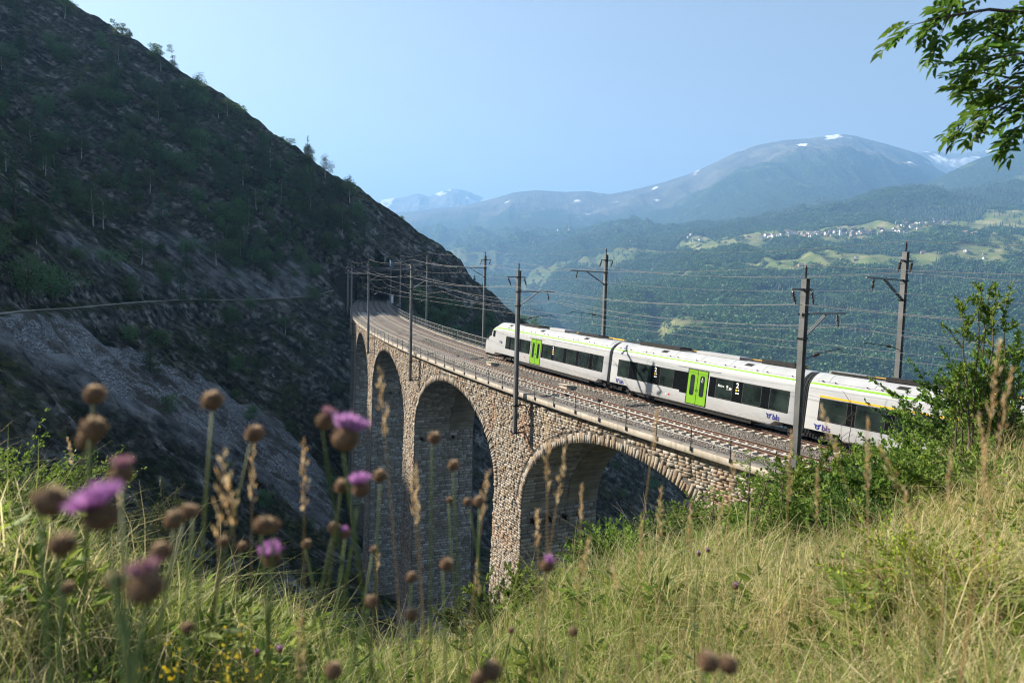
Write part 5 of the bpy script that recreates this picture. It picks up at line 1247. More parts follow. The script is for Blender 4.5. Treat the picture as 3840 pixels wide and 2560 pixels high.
# ------------------------------------------------------------------ villages across the valley
simple("house_white",(.80,.78,.73),.8,0,.08,.3); simple("house_tan",(.42,.33,.24),.8,0,.15,.3); simple("chalet_wood",(.14,.085,.05),.85,0,.2,.3); simple("roof_slate",(.15,.14,.135),.8,0,.2,.3); simple("roof_brown",(.20,.13,.10),.85,0,.2,.3); simple("window_dark",(.03,.035,.04),.2,0,.1,.3)
def house_proto(w, d, h, wall, roof, upper=None):
    o = []; m = MB(); m.box((0,0,h/2),(w,d,h)); m.add([(-w/2,-d/2,h),(-w/2,d/2,h),(-w/2,0,h+d*.32)],[(0,1,2)]); m.add([(w/2,-d/2,h),(w/2,d/2,h),(w/2,0,h+d*.32)],[(0,2,1)]); o.append(("wall",m.mesh("wall",MAT[wall])))
    m = MB(); e = .9; rh = d*.32
    for s in (1,-1): m.add([(-w/2-e,s*(d/2+e),h-e*.64),(w/2+e,s*(d/2+e),h-e*.64),(w/2+e,0,h+rh+.15),(-w/2-e,0,h+rh+.15),(-w/2-e,s*(d/2+e),h-e*.64+.35),(w/2+e,s*(d/2+e),h-e*.64+.35),(w/2+e,0,h+rh+.5),(-w/2-e,0,h+rh+.5)],[(0,1,2,3),(4,5,6,7),(0,1,5,4),(0,3,7,4),(1,2,6,5)])
    o.append(("roof",m.mesh("roof",MAT[roof])))
    m = MB()
    for x in (-.28,.28): 
        for z in (.28,.68): m.box((w*x,-d/2-.03,h*z),(1.4,.1,1.5))
    for y in (-.25,.25):
        for z in (.28,.68): m.box((-w/2-.03,d*y,h*z),(.1,1.3,1.5))
    o.append(("windows",m.mesh("windows",MAT["window_dark"]))); return o
HP = [house_proto(12,10,7,"house_white","roof_slate"),house_proto(11,9,6,"chalet_wood","roof_brown"),house_proto(15,11,9,"house_white","roof_brown"),house_proto(10,9,6,"house_tan","roof_slate"),house_proto(18,11,8.5,"house_tan","roof_brown")]
def put_house(p, proto, rz, label, group, k=1.0):
    o = empty("house",(p[0],p[1],p[2]-1.5)); o.rotation_euler = (0,0,rz); o.scale = (k,k,k); tag(o,label,"house",group)
    for nm,me in proto: link(bpy.data.objects.new(nm,me),o)
    return o
def build_villages():
    rg = random.Random(9)
    def village(n, pxs, pys, spread, label, group, k=1.0):
        for i in range(n):
            t_ = rg.random(); px = pxs[0]+(pxs[1]-pxs[0])*t_; py = np.interp(px,np.linspace(pxs[0],pxs[1],len(pys)),pys)+rg.gauss(0,spread); p = far_at(px,py); put_house(p,HP[rg.choice([0,0,2,2,3,1,4])],rg.choice([.2,1.77,-.3,.5])+rg.uniform(-.2,.2),label,group,k*rg.uniform(.85,1.15))
    village(112,(1745,2095),(544,541,537,536,533),4.5,"small house in the village with the white church across the valley","houses of the church village",1.15)
    village(34,(2060,2180),(516,514,510),5,"small house of the upper hamlet above the church village","houses of the upper hamlet")
    village(60,(1440,1610),(556,550,546),5,"tiny house of the hazy village on the lower terrace","houses of the hazy village",1.1)
    village(34,(1235,1330),(516,530),7,"tiny far house on the hazy mountainside","houses of the far hamlet",1.25)
    village(10,(2200,2250),(541,540),2,"long low building beyond the church village","buildings beyond the village",1.5)
    village(14,(1750,2340),(600,590,585,590),9,"lone barn in the open fields across the valley","barns in the fields",.8)
    p = far_at(1938,541); o = empty("church",(p[0],p[1],p[2]-2)); o.rotation_euler = (0,0,.25); tag(o,"white village church with pointed steeple across the valley","church"); W,R_ = MAT["house_white"],MAT["roof_slate"]
    m = MB(); m.box((0,0,7),(32,13,14)); m.add([(-16,-6.5,14),(-16,6.5,14),(-16,0,20)],[(0,1,2)]); m.add([(16,-6.5,14),(16,6.5,14),(16,0,20)],[(0,2,1)]); m.build("nave",W,o)
    m = MB()
    for s in (1,-1): m.add([(-16.6,s*7.2,13.6),(16.6,s*7.2,13.6),(16.6,0,20.4),(-16.6,0,20.4)],[(0,1,2,3)])
    m.build("roof",R_,o); m = MB(); m.box((-19,0,12),(7,7,24)); m.build("tower",W,o); m = MB(); m.lathe([(5.2,24),(3.4,28),(.1,42)],4,Matrix.Translation((-19,0,0)) @ Matrix.Rotation(.785,4,'Z')); m.build("steeple",R_,o)
    for i in range(6): m = MB(); m.box((-12+5*i,-6.55,8),(1.6,.2,6)); m.build("window",MAT["window_dark"],o)
build_villages()

# ------------------------------------------------------------------ meadow in front of the camera
def grass_mat():
    t = NT("grass"); tone = t.attr("tone"); a = t.n("ShaderNodeAttribute",attribute_type='INSTANCER',attribute_name="straw").outputs['Fac']; b = t.n("ShaderNodeAttribute",attribute_type='INSTANCER',attribute_name="shade").outputs['Fac']
    g = t.ramp(tone,[(0,(.11,.18,.030)),(.5,(.21,.28,.05)),(1,(.36,.39,.09))]); s = t.ramp(tone,[(0,(.48,.39,.17)),(.5,(.64,.54,.27)),(1,(.78,.69,.42))])
    sel = t.mrange(t.math('ADD',a,t.math('MULTIPLY',t.math('SUBTRACT',t.attr("dry"),.5),1.1)),.42,.58,0,1); c = t.mix(sel,g,s); c = t.hsv(c,.5,1.0,t.mrange(b,0,1,.7,1.2)); t.leaf(c,.5,.6)
grass_mat()
def clump(rg, n, hmin, hmax, spread, lean, width):
    Vv = []; Q = []; tone = []; dry = []; o = 0
    for i in range(n):
        a = rg.uniform(0,6.28); r_ = spread*math.sqrt(rg.random()); b = np.array([r_*math.cos(a),r_*math.sin(a),0]); L = rg.uniform(hmin,hmax); az = rg.uniform(0,6.28); dx,dy = math.cos(az),math.sin(az); cv = rg.uniform(.15,1.0)*lean; w = width*rg.uniform(.6,1.3); tn = rg.random(); dr = rg.random(); sx,sy = -dy,dx; tw = rg.uniform(-1,1); ns = 4
        for k in range(ns):
            f = k/(ns-1); bend = cv*f*f; x = b[0]+dx*L*bend*.75; y = b[1]+dy*L*bend*.75; z = L*(f-.42*cv*f*f*f); ww = w*(1-f**1.6)*.5+.0003; cx = sx*math.cos(tw*f)+dx*math.sin(tw*f)*.5; cy = sy*math.cos(tw*f)+dy*math.sin(tw*f)*.5
            Vv += [(x-cx*ww,y-cy*ww,z),(x+cx*ww,y+cy*ww,z)]; tone += [min(1,tn*.7+.3*f)]*2; dry += [dr]*2
            if k: Q.append((o+2*k-2,o+2*k-1,o+2*k+1,o+2*k))
        o += 2*ns
    me = np_mesh("grass_clump",Vv,Q); fattr(me,"tone",tone); fattr(me,"dry",dry); me.materials.append(MAT["grass"]); return me
def weed(rg):
    n = 22; a = rg.uniform(0,6.28,n); z = rg.uniform(.0,.22,n); C = np.stack([.02*np.cos(a),.02*np.sin(a),z],1); D = np.stack([np.cos(a),np.sin(a),rg.uniform(.1,.9,n)],1); L = rg.uniform(.03,.085,n); Vv,Q,k = leaves(C,D,L,L*rg.uniform(.22,.4),.3,rg,'oval')
    me = np_mesh("weed",Vv,Q); fattr(me,"tone",np.repeat(rg.random(n)*.7,k)); fattr(me,"dry",np.full(n*k,-1.0)); me.materials.append(MAT["grass"]); return me
def build_grass():
    rg = np.random.default_rng(41); ms = [clump(rg,26,.08,.20,.10,1.0,.0046) for _ in range(5)]+[clump(rg,20,.13,.30,.09,1.25,.0042) for _ in range(4)]+[clump(rg,16,.24,.52,.08,1.45,.0040) for _ in range(3)]+[weed(rg) for _ in range(3)]
    n = 42000; r = .75+25*rg.random(n)**1.5; p = np.radians(rg.uniform(-48,52,n)); x = r*np.sin(p); y = r*np.cos(p); ok = (x > MX0+.2)&(x < MX1-.2)&(y < MY1-.3)
    s,lat = to_track(x,y); ok &= ~((s < 9e3)&(lat > -3.0)&(s < 140)); dens = fbm(x/1.3,y/1.3,3,401); ok &= (dens > -.42)|(rg.random(n) < .25)
    x,y,r,p = x[ok],y[ok],r[ok],p[ok]; n = len(x); z = ground(x,y)-.02; st = .38+.55*fbm(x/2.2+9,y/2.2,3,411)+.30*sstep(-.1,.5,p)-.18*sstep(.0,-.5,p)*sstep(8,3,r)
    tall = rg.random(n) < .10+.35*sstep(-.1,.25,fbm(x/1.7,y/1.7,3,421))*sstep(-.3,.35,p); idx = np.where(r < 1.6,rg.integers(0,5,n),np.where(tall,rg.integers(9,12,n),rg.integers(0,9,n))); idx = np.where(rg.random(n) < .09,rg.integers(12,15,n),idx); sc = rg.uniform(.75,1.25,n)*np.clip(.55+r*.14,.5,1.05)*(1+np.clip(r-10,0,12)*.03)*(.8+.5*sstep(-.3,.4,fbm(x/.9,y/.9,2,423))); rot = np.stack([rg.normal(.10,.14,n),rg.normal(-.16,.16,n),rg.uniform(0,6.28,n)],1)
    # blades lean with the breeze: tilt about the world axes
    scatter("meadow_grass","green and straw coloured grass covering the sunny foreground slope","grass",np.stack([x,y,z],1),rot,np.stack([sc,sc,sc*rg.uniform(.8,1.15,n)],1),idx,ms,{"straw":st,"shade":rg.random(n)}); return n
print("grass clumps",build_grass())

# knapweed: stems with seed heads and purple flowers
leaf_mat("stem_green",[(.075,.11,.030),(.13,.17,.05)],.1); simple("stem_dry",(.34,.22,.10),.8,0,.2,8); simple("head_brown",(.16,.095,.055),.9,0,.35,90,.6); simple("head_green",(.10,.12,.045),.8,0,.3,60,.5)
t = NT("head_fluff"); n = t.noise(60,3); t.leaf(t.ramp(n,[(.3,(.46,.32,.20)),(.7,(.74,.60,.42))]),.55,.8)
t = NT("bract"); n = t.noise(80,3); t.leaf(t.ramp(n,[(.3,(.15,.095,.06)),(.55,(.26,.17,.105)),(.75,(.46,.34,.22))]),.35,.8)
t = NT("petal_purple"); tone = t.attr("tone"); t.leaf(t.ramp(tone,[(0,(.36,.12,.38)),(.5,(.52,.24,.54)),(1,(.72,.45,.72))]),.45,.6)
t = NT("petal_faded"); tone = t.attr("tone"); t.leaf(t.ramp(tone,[(0,(.26,.11,.16)),(1,(.52,.30,.36))]),.4,.7)
t = NT("petal_yellow"); tone = t.attr("tone"); t.leaf(t.ramp(tone,[(0,(.62,.42,.02)),(1,(.80,.62,.05))]),.4,.6)
leaf_mat("leaf_pale",[(.10,.15,.07),(.17,.22,.11),(.26,.31,.18)],.35)
def head_mesh(r, rg, kind):
    """egg shaped head covered in scales, tip up +z, origin at the stem"""
    m = MB(); pr = [(.12*r,-.05*r),(.55*r,.05*r),(.92*r,.45*r),(1.0*r,.85*r),(.90*r,1.25*r),(.66*r,1.6*r),(.42*r,1.8*r),(.05*r,1.72*r)]; m.lathe(pr,14)
    me = m.mesh("head",MAT["head_green"] if kind == 'bud' else MAT["head_brown"],True); return me
def scales_mesh(r, rg, n=90):
    C = []; D = []
    for i in range(n): f = (i+.5)/n; z = -.02+1.62*f; a = i*2.39996; rr = np.interp(z,[0,.45,.85,1.25,1.6],[.5,.92,1.0,.9,.66]); C.append((rr*r*math.cos(a),rr*r*math.sin(a),z*r)); D.append((math.cos(a)*.75,math.sin(a)*.75,.85))
    C = np.array(C); D = np.array(D)+rg.normal(0,.15,(n,3)); L = r*rg.uniform(.24,.46,n); Vv,Q,k = leaves(C,D,L,L*.62,.2,rg,'diamond'); me = np_mesh("bracts",Vv,Q); me.materials.append(MAT["bract"]); return me
def florets_mesh(r, rg, n, spread, length, mat):
    C = []; D = []
    for i in range(n): a = rg.uniform(0,6.28); q = math.sqrt(rg.random()); C.append((.5*r*q*math.cos(a),.5*r*q*math.sin(a),1.6*r)); D.append((math.cos(a)*q*spread,math.sin(a)*q*spread,1.15-.25*q*spread*.6))
    C = np.array(C); D = np.array(D)+rg.normal(0,.16,(n,3)); L = length*r*rg.uniform(.7,1.2,n); Vv,Q,k = leaves(C,D,L,L*.13+.0006,.1,rg,'oval'); me = np_mesh("florets",Vv,Q); fattr(me,"tone",np.repeat(rg.random(n),k)); me.materials.append(MAT[mat]); return me
def fluff_mesh(r, rg, n=70):
    a = rg.uniform(0,6.28,n); q = np.sqrt(rg.random(n)); C = np.stack([.45*r*q*np.cos(a),.45*r*q*np.sin(a),np.full(n,1.65*r)],1); D = np.stack([np.cos(a)*q*.8,np.sin(a)*q*.8,np.ones(n)*.8],1)+rg.normal(0,.2,(n,3)); L = r*rg.uniform(.3,.6,n); Vv,Q,k = leaves(C,D,L,L*.16,.1,rg,'diamond'); me = np_mesh("fluff",Vv,Q); me.materials.append(MAT["head_fluff"]); return me
def stem_curve(base, top, rg, bow=.06, n=9):
    b = Vector(base); t_ = Vector(top); d = t_-b; side = Vector((rg.gauss(0,1),rg.gauss(0,1),0))*bow*d.length; return [b.lerp(t_,i/(n-1))+side*math.sin(math.pi*i/(n-1))*(1-.4*i/(n-1)) for i in range(n)]
def root_below(top, rg, drift=.12):
    h = 1.0; x = top.x+rg.gauss(0,drift); y = top.y+rg.gauss(.05,drift); return Vector((x,y,ground1(x,y)-.02))
def knapweed(heads, label, leavesn=5, dist=None):
    """heads: list of (px, py, apparent width px, kind, distance); the first head tops the main stem"""
    rg = random.Random(int(heads[0][0]*7+heads[0][1])); ng = np.random.default_rng(int(heads[0][0]*3+heads[0][1]))
    tops = [along(x,y,d) for x,y,w,k,d in heads]; root = root_below(tops[0],rg); o = empty("knapweed_plant",root); tag(o,label,"wildflower","knapweeds in the foreground")
    main = stem_curve(root,tops[0],rg,.05,11); m = MB(); m.tube([p-root for p in main],[.0019-.0006*i/10 for i in range(11)],6); so = m.build("stem",MAT["stem_green"],o,True); fattr(so.data,"tone",[rg.random()]*len(so.data.vertices))
    for j,((x,y,w,k,d),tp) in enumerate(zip(heads,tops)):
        r = max(.005,w*.86*d/1568/2); hm = head_mesh(r,ng,k); h = link(bpy.data.objects.new("flower_head",hm),o); tilt = (rg.gauss(0,.22),rg.gauss(0,.22),rg.uniform(0,6.28)); h.rotation_euler = tilt; h.location = tp-root-Vector((0,0,.85*r))
        link(bpy.data.objects.new("bracts",scales_mesh(r,ng)),h)
        if k == 'purple': link(bpy.data.objects.new("florets",florets_mesh(r,ng,200,1.05,1.5,"petal_purple")),h)
        elif k == 'side': link(bpy.data.objects.new("florets",florets_mesh(r,ng,240,1.6,1.6,"petal_purple")),h)
        elif k == 'faded': link(bpy.data.objects.new("florets",florets_mesh(r,ng,90,.6,1.2,"petal_faded")),h)
        elif k == 'tuft': link(bpy.data.objects.new("florets",florets_mesh(r,ng,60,.5,1.1,"petal_purple")),h)
        else: link(bpy.data.objects.new("fluff",fluff_mesh(r,ng)),h)
        if j:
            f = rg.uniform(.55,.78); a = main[int(f*10)]; br = stem_curve(a,tp,rg,.06,7); m = MB(); m.tube([p-root for p in br],[.0014,.0013,.0013,.0012,.0012,.0012,.0012],5); so = m.build("branch",MAT["stem_green"],o,True); fattr(so.data,"tone",[rg.random()]*len(so.data.vertices))
    for i in range(leavesn):                                        # lobed leaves along the stem
        f = rg.uniform(.15,.8); a = main[int(f*10)]-root; az = rg.uniform(0,6.28); L = rg.uniform(.035,.085); C = np.array([tuple(a)]*1); D = np.array([(math.cos(az),math.sin(az),rg.uniform(.2,.9))]); Vv,Q,k = leaves(C,D,np.array([L]),np.array([L*.20]),.35,ng,'oval')
        dv = Vector(D[0]).normalized(); extra = []
        for q in range(3): b = a+dv*L*(.25+.22*q); s = Vector((-dv.y,dv.x,.1))*(1 if q%2 else -1); extra.append((b,(dv*.7+s).normalized()))
        C2 = np.array([tuple(e[0]) for e in extra]); D2 = np.array([tuple(e[1]) for e in extra]); V2,Q2,k2 = leaves(C2,D2,np.full(3,L*.42),np.full(3,L*.11),.3,ng,'oval'); me = np_mesh("leaf",np.concatenate([Vv,V2]),np.concatenate([Q,Q2+len(Vv)])); fattr(me,"tone",np.full(len(Vv)+len(V2),rg.random())); me.materials.append(MAT["leaf_pale"]); link(bpy.data.objects.new("leaf",me),o)
    return o
KW = [
 ([(216,908,42,'seed',.80)],"tan seed head standing highest at the edge of the shaded scree"),
 ([(207,985,50,'seed',.74),(203,1012,40,'seed',.76)],"pair of tan seed heads stacked on touching stems below the highest one"),
 ([(490,920,46,'seed',.82)],"tan seed head on a tall green stem against the dark scree, left of centre"),
 ([(580,998,42,'seed',.92)],"pale seed head with a green collar leaf beside the golden grass ears"),
 ([(92,1153,64,'seed',.52)],"large blurred brown seed head near the frame edge"),
 ([(245,1185,68,'side',.50),(276,1092,46,'faded',.56)],"large blurred purple knapweed flower in side view, biggest bloom"),
 ([(135,1248,52,'seed',.56)],"dark blurred seed head below the large brown one"),
 ([(340,1352,72,'faded',.50)],"faded pinkish flower head, blurred, low in the meadow"),
 ([(265,1335,40,'bud',.60)],"green bud below the large purple bloom"),
 ([(600,1205,42,'seed',.80),(628,1208,36,'seed',.82)],"two brown seed heads touching, beside the golden ears"),
 ([(403,1192,40,'seed',.74),(428,1178,36,'seed',.78),(446,1172,24,'seed',.80)],"three brown seed heads in a row beside the juniper"),
 ([(372,1270,44,'seed',.66)],"brown seed head above the faded pink flower"),
 ([(625,1282,40,'purple',.85)],"purple flower with brown base below the two touching seed heads"),
 ([(786,1010,64,'purple',.74),(738,968,42,'faded',.78)],"bright purple knapweed bloom in front of the farthest pier"),
 ([(829,1124,40,'purple',.86),(785,1115,34,'seed',.88)],"smaller purple bloom with a seed head at its side before the tall arch"),
 ([(875,1094,32,'seed',.95)],"brown seed head on a slanting stem in front of the tall narrow arch"),
 ([(795,1226,24,'tuft',.95),(768,1212,28,'seed',.95)],"closed head with a purple tuft beside a small seed head"),
 ([(993,1006,31,'seed',1.0)],"round seed head on a straight stem before the second large arch"),
 ([(1040,1070,28,'seed',1.05)],"dark seed head with pale dry bracts before the pier"),
 ([(1102,1152,27,'seed',1.1),(1075,1152,20,'seed',1.15)],"seed heads on forked stem against the pier edge"),
 ([(1030,1147,17,'seed',1.2)],"small seed head between the two arches' piers"),
 ([(1018,1295,32,'seed',.95)],"egg shaped seed head in front of the base of the pier"),
 ([(1252,1296,34,'tuft',1.05)],"dark purple flower head at the foot of the near arch"),
 ([(946,1327,26,'seed',1.0)],"seed head low in front of the gorge"),
 ([(853,1384,32,'seed',.90)],"egg shaped seed head at the meadow edge above the gorge"),
 ([(948,1412,30,'seed',.92)],"lower seed head at the meadow edge above the gorge"),
 ([(857,1262,20,'seed',1.1)],"small seed head at the foot of the tall pier"),
 ([(700,1250,22,'seed',1.1)],"tiny seed head with leaves before the dark gorge"),
 ([(763,1542,38,'seed',.80)],"brown seed head at the bottom edge of the picture, left of centre"),
 ([(1128,1542,48,'seed',.70),(1100,1562,38,'seed',.72)],"big pair of seed heads at the bottom edge of the picture"),
 ([(1622,1516,48,'seed',.72),(1666,1527,42,'seed',.74)],"two dark seed heads side by side in the dry grass"),
 ([(1318,1452,22,'seed',1.1)],"small dark seed head low in the grass before the near arch"),
 ([(1175,1448,15,'seed',1.4)],"tiny seed head on a short stem in the grass"),
 ([(155,1352,26,'seed',.75)],"small dark bud under the large blurred seed heads"),
 ([(430,1442,26,'seed',.80)],"dark bud over the yellow flowers"),
 ([(556,1256,22,'seed',.95),(512,1242,24,'seed',.92)],"two small brown heads left of the purple flower"),
 ([(590,1502,12,'tuft',1.6)],"tiny purple flower low in the left meadow"),
 ([(642,1492,13,'tuft',1.6)],"tiny purple flower beside the other low one"),
 ([(1605,1272,10,'tuft',3.2),(1628,1264,9,'tuft',3.2)],"small purple flowers in the grass below the bushes"),
 ([(1690,1348,12,'tuft',2.4)],"small purple flower in the middle of the dry grass")]
for hs,lb in KW: knapweed(hs,lb,6 if hs[0][4] < 1.0 else 3)

# tall grasses gone to seed
t = NT("ear_straw"); tone = t.attr("tone"); t.leaf(t.ramp(tone,[(0,(.52,.32,.14)),(.5,(.70,.49,.25)),(1,(.85,.70,.46))]),.5,.7)
def oat(top, d, ear, thick, label, curve=.02, dirx=0.0, spread=.55, red=False):
    """top pixel, distance, ear length px; ear of many spikelets on a dry stalk"""
    rg = random.Random(int(top[0]*5+top[1]*3)); ng = np.random.default_rng(int(top[0]*11+top[1])); tp = along(top[0],top[1],d); L = ear*d/1568
    root = Vector((tp.x-dirx*.5+rg.gauss(0,.05),tp.y+rg.gauss(.08,.06),0)); root.z = ground1(root.x,root.y)-.02; o = empty("seeding_grass",root); tag(o,label,"grass stalk","tall grass stalks in seed")
    n = 15; P = []
    for i in range(n):
        f = i/(n-1); p = root.lerp(tp,f); p.x += dirx*.5*(f**2.2-f)*.9; p += Vector((math.sin(f*3.1+top[0])*curve*.5,0,.10*abs(dirx)*math.sin(math.pi*f))); P.append(p)
    m = MB(); m.tube([p-root for p in P],[.0016-.0010*i/(n-1) for i in range(n)],5); so = m.build("stalk",MAT["stem_dry"],o,True)
    seg = [0]; 
    for a,b in zip(P[:-1],P[1:]): seg.append(seg[-1]+(b-a).length)
    tot = seg[-1]; k = max(26,int(L/.0034)); C = []; D = []
    for i in range(k):
        s = tot-L*(i/k)**.9; j = max(1,min(n-1,int(np.searchsorted(seg,s)))); f = (s-seg[j-1])/(seg[j]-seg[j-1]+1e-9); p = P[j-1].lerp(P[j],f)-root; tn = (P[j]-P[j-1]).normalized(); a = rg.uniform(0,6.28); w = thick*math.sin(min(1,(i+2)/k*1.6)*math.pi/2)*rg.uniform(.2,1.0); sd = Vector((math.cos(a),math.sin(a),0)); C.append(tuple(p+sd*w*.5)); D.append(tuple(tn+sd*spread*rg.uniform(.3,1)))
    Vv,Q,kk = leaves(np.array(C),np.array(D),ng.uniform(.007,.013,k)*(.8+d*.15),ng.uniform(.0016,.0028,k)*(.8+d*.2),.3,ng,'oval'); me = np_mesh("ear",Vv,Q); fattr(me,"tone",np.repeat(ng.random(k),kk)); me.materials.append(MAT["ear_straw"]); link(bpy.data.objects.new("ear",me),o); return o
OT = [((860,856),.95,150,.011,"tall reddish grass stalk with golden ear rising before the farthest arch",-.05),((593,1032),1.0,120,.008,"slim golden ear beside the pale seed head",0),((683,1022),.95,150,.012,"broad golden ear on a reddish stalk left of the viaduct",.06),((530,1040),.80,190,.014,"thick blurred golden ear against the shaded scree",.05),((548,1098),.82,110,.012,"short blurred ear beside the thick golden one",.05),((962,1070),1.2,110,.007,"thin golden ear before the second arch",-.02),((934,1098),1.1,110,.009,"golden ear leaning over the pier foot",-.08),((1132,1088),1.1,110,.008,"dry arching ear crossing the pier edge",.08),((1243,966),1.1,170,.013,"cream coloured feathery ear before the near arch",-.05),((1286,1032),1.15,130,.009,"golden narrow ear before the near arch",.0),((1324,1120),1.3,80,.006,"small pale ear before the near arch soffit",.02),((1342,1240),1.0,120,.012,"pale branched ear low before the near arch",.05),((1245,1175),1.2,90,.008,"short brown ear under the feathery one",-.03),((1470,1190),1.6,130,.010,"straight golden ear before the abutment arch",-.02),((1528,1122),1.5,120,.011,"pale golden ear before the abutment arch, taller of two",.01),((1522,942),1.3,95,.008,"tall thin reddish stalk reaching up to the ballast",.04),((1583,1158),1.7,110,.010,"pale ear in front of the abutment bushes",.02),((1662,1140),1.8,110,.010,"pale ear among the abutment bushes",.02),((1698,1042),1.5,120,.009,"slim golden ear overlapping the concrete beam",-.02),((1830,998),1.4,150,.009,"slanting golden ear beside the nearest pole foot",-.10),((1870,1075),1.5,120,.010,"curved golden ear under the third carriage",-.12),((1985,962),1.3,150,.010,"upright golden ear before the third carriage",.0),((1885,938),1.2,120,.014,"drooping feathery ear crossing the train end",-.45),((2010,1022),1.3,110,.014,"drooping feathery ear below the crossing one",-.45),((2235,952),1.4,100,.010,"drooping pale ear before the big bushes",-.30),((2300,785),1.3,150,.011,"tall ear at the frame edge against the bushes",.03),((2325,850),1.35,140,.011,"second tall ear at the frame edge",.05),((2180,1035),1.6,110,.010,"pale ear rising over the shaded grass hollow",.02),((2080,1120),1.7,90,.009,"leaning straw ear in the middle of the dry slope",-.1),((2270,1010),1.5,120,.010,"straw ear leaning from the frame edge",-.15),((1415,1300),1.4,60,.006,"thin bleached stalk leaning across the meadow",-.25),((270,1100),1.2,60,.006,"thin straw ear before the shaded rocks",.05),((165,1010),2.2,50,.007,"thin straw stalk over the leafy bush on the shaded side",-.1),((870,1255),1.6,60,.008,"short ear at the gorge rim",.05),((1100,1290),1.4,80,.008,"short reddish ear at the foot of the pier",.04),((678,1400),.9,150,.012,"blurred golden ear low in the left meadow",.03)]
for tp,d,ear,th_,lb,dx in OT: oat(tp,d,ear,th_,lb,.02,dx)

# ------------------------------------------------------------------ bushes near the camera
def bush(px, py, dist, width, kind, label, stems=10, nleaf=1300, leafl=.034, mat="leaf_bush", asp=.55, name="bush", minh=.45, twig="twig", up=1.0):
    rg = random.Random(int(px*3+py*7)); ng = np.random.default_rng(int(px*5+py)); tp = along(px,py,dist); x,y = tp.x,tp.y; gz = ground1(x,y)-.05; h = max(minh,tp.z-gz-(.24 if dist > 6 and nleaf > 500 else 0)); o = empty(name,(x,y,gz)); tag(o,label,"bush")
    m = MB(); tips = []
    for i in range(stems):
        a = rg.uniform(0,6.28); q = math.sqrt(rg.random())*width*.5; hh = h*rg.uniform(.62,1.0)*(1-.35*(q/(width*.5+1e-6))**2) if i else h; b = Vector((rg.gauss(0,.06),rg.gauss(0,.06),0)); t_ = Vector((q*math.cos(a),q*math.sin(a),hh)) if i else Vector((0,0,h)); pts = [b.lerp(t_,f)+Vector((0,0,.12*h*math.sin(math.pi*f)))+Vector((rg.gauss(0,.02),rg.gauss(0,.02),0))*(1 if 0 < f < 1 else 0) for f in (0,.2,.4,.6,.8,1)]; r0 = .004+.004*h; m.tube(pts,[r0*(1-.85*k/5) for k in range(6)],5)
        for j in range(7):
            f = rg.uniform(.22,1.0); k = min(4,int(f*5)); p = pts[k].lerp(pts[k+1],f*5-k); d = (Vector((rg.gauss(0,1),rg.gauss(0,1),rg.uniform(.0,.9)))+(t_-b).normalized()*.6).normalized(); L = rg.uniform(.12,.34)*min(1.3,.5+width*.5); e = p+d*L; m.tube([p,p.lerp(e,.5)+Vector((0,0,.01)),e],[r0*.35,r0*.25,r0*.12],4); tips.append((p,e))
        tips.append((pts[4],pts[5]))
    m.build("branches",MAT[twig],o)
    if nleaf:
        A = np.array([tuple(a) for a,b in tips]); B = np.array([tuple(b) for a,b in tips]); idx = ng.integers(0,len(tips),nleaf); f = ng.random(nleaf)[:,None]**.8; C = A[idx]*(1-f)+B[idx]*f+ng.normal(0,.008,(nleaf,3)); D = (B-A)[idx]; D = D/np.linalg.norm(D,axis=1)[:,None]+ng.normal(0,.75,(nleaf,3))+np.array([0,0,.1]); L = leafl*ng.uniform(.55,1.3,nleaf)
        Vv,Q,k = leaves(C,D,L,L*asp,.22,ng,'oval'); me = np_mesh("foliage",Vv,Q); fattr(me,"tone",np.repeat(np.clip(ng.random(len(tips))[idx]*.5+ng.random(nleaf)*.5,0,1),k)); me.materials.append(MAT[mat]); link(bpy.data.objects.new("foliage",me),o)
    return o
def pinnate(ng, n=4, L=.2, lw=.062, ww=.022):
    """compound leaf along +x from the origin"""
    C = []; D = []; 
    for i in range(n): f = .35+.55*i/max(1,n-1); C += [(L*f,0,-.05*f*f)]*2; D += [(.65,.75,-.15),(.65,-.75,-.15)]
    C.append((L*.95,0,-.05)); D.append((1,0,-.25)); C = np.array(C); D = np.array(D)+ng.normal(0,.12,(len(C),3)); Ls = lw*ng.uniform(.8,1.15,len(C)); Vv,Q,k = leaves(C,D,Ls,Ls*ww/lw,.18,_flat(ng),'oval'); m = MB(); m.tube([(0,0,0),(L*.5,0,.004),(L*.95,0,-.05)],[.0014,.0011,.0007],4); V2 = np.array(m.v); Q2 = np.array([f for f in m.f if len(f) == 4]); me = np_mesh("leaf",np.concatenate([Vv,V2]),np.concatenate([Q,Q2+len(Vv)])); fattr(me,"tone",np.concatenate([np.repeat(ng.random(len(C)),k),np.full(len(V2),.8)])); return me
class _flat:
    """leaf planes close to the horizontal"""
    def __init__(s, ng): s.g = ng
    def standard_normal(s, shape): return np.array([0,0,1.0])+s.g.normal(0,.25,shape)
def place_leaf(me, p, d, parent, rg):
    o = link(bpy.data.objects.new("leaf",me),parent); X = Vector(d).normalized(); Z = Vector((0,0,1)); Y = Z.cross(X)
    if Y.length < .1: Y = Vector((0,1,0))
    Y.normalize(); Z = X.cross(Y); a = rg.uniform(-.6,.6); Y2 = Y*math.cos(a)+Z*math.sin(a); Z2 = X.cross(Y2); M4 = Matrix((X,Y2,Z2)).transposed().to_4x4(); M4.translation = p; s = rg.uniform(.75,1.15); o.matrix_local = M4 @ Matrix.Scale(s,4); return o
ngA = np.random.default_rng(88); PIN = []
for k in range(7): me = pinnate(ngA,ngA.integers(4,6),.20,.074,.029); me.materials.append(MAT["leaf_ash"]); PIN.append(me)
PINS = []
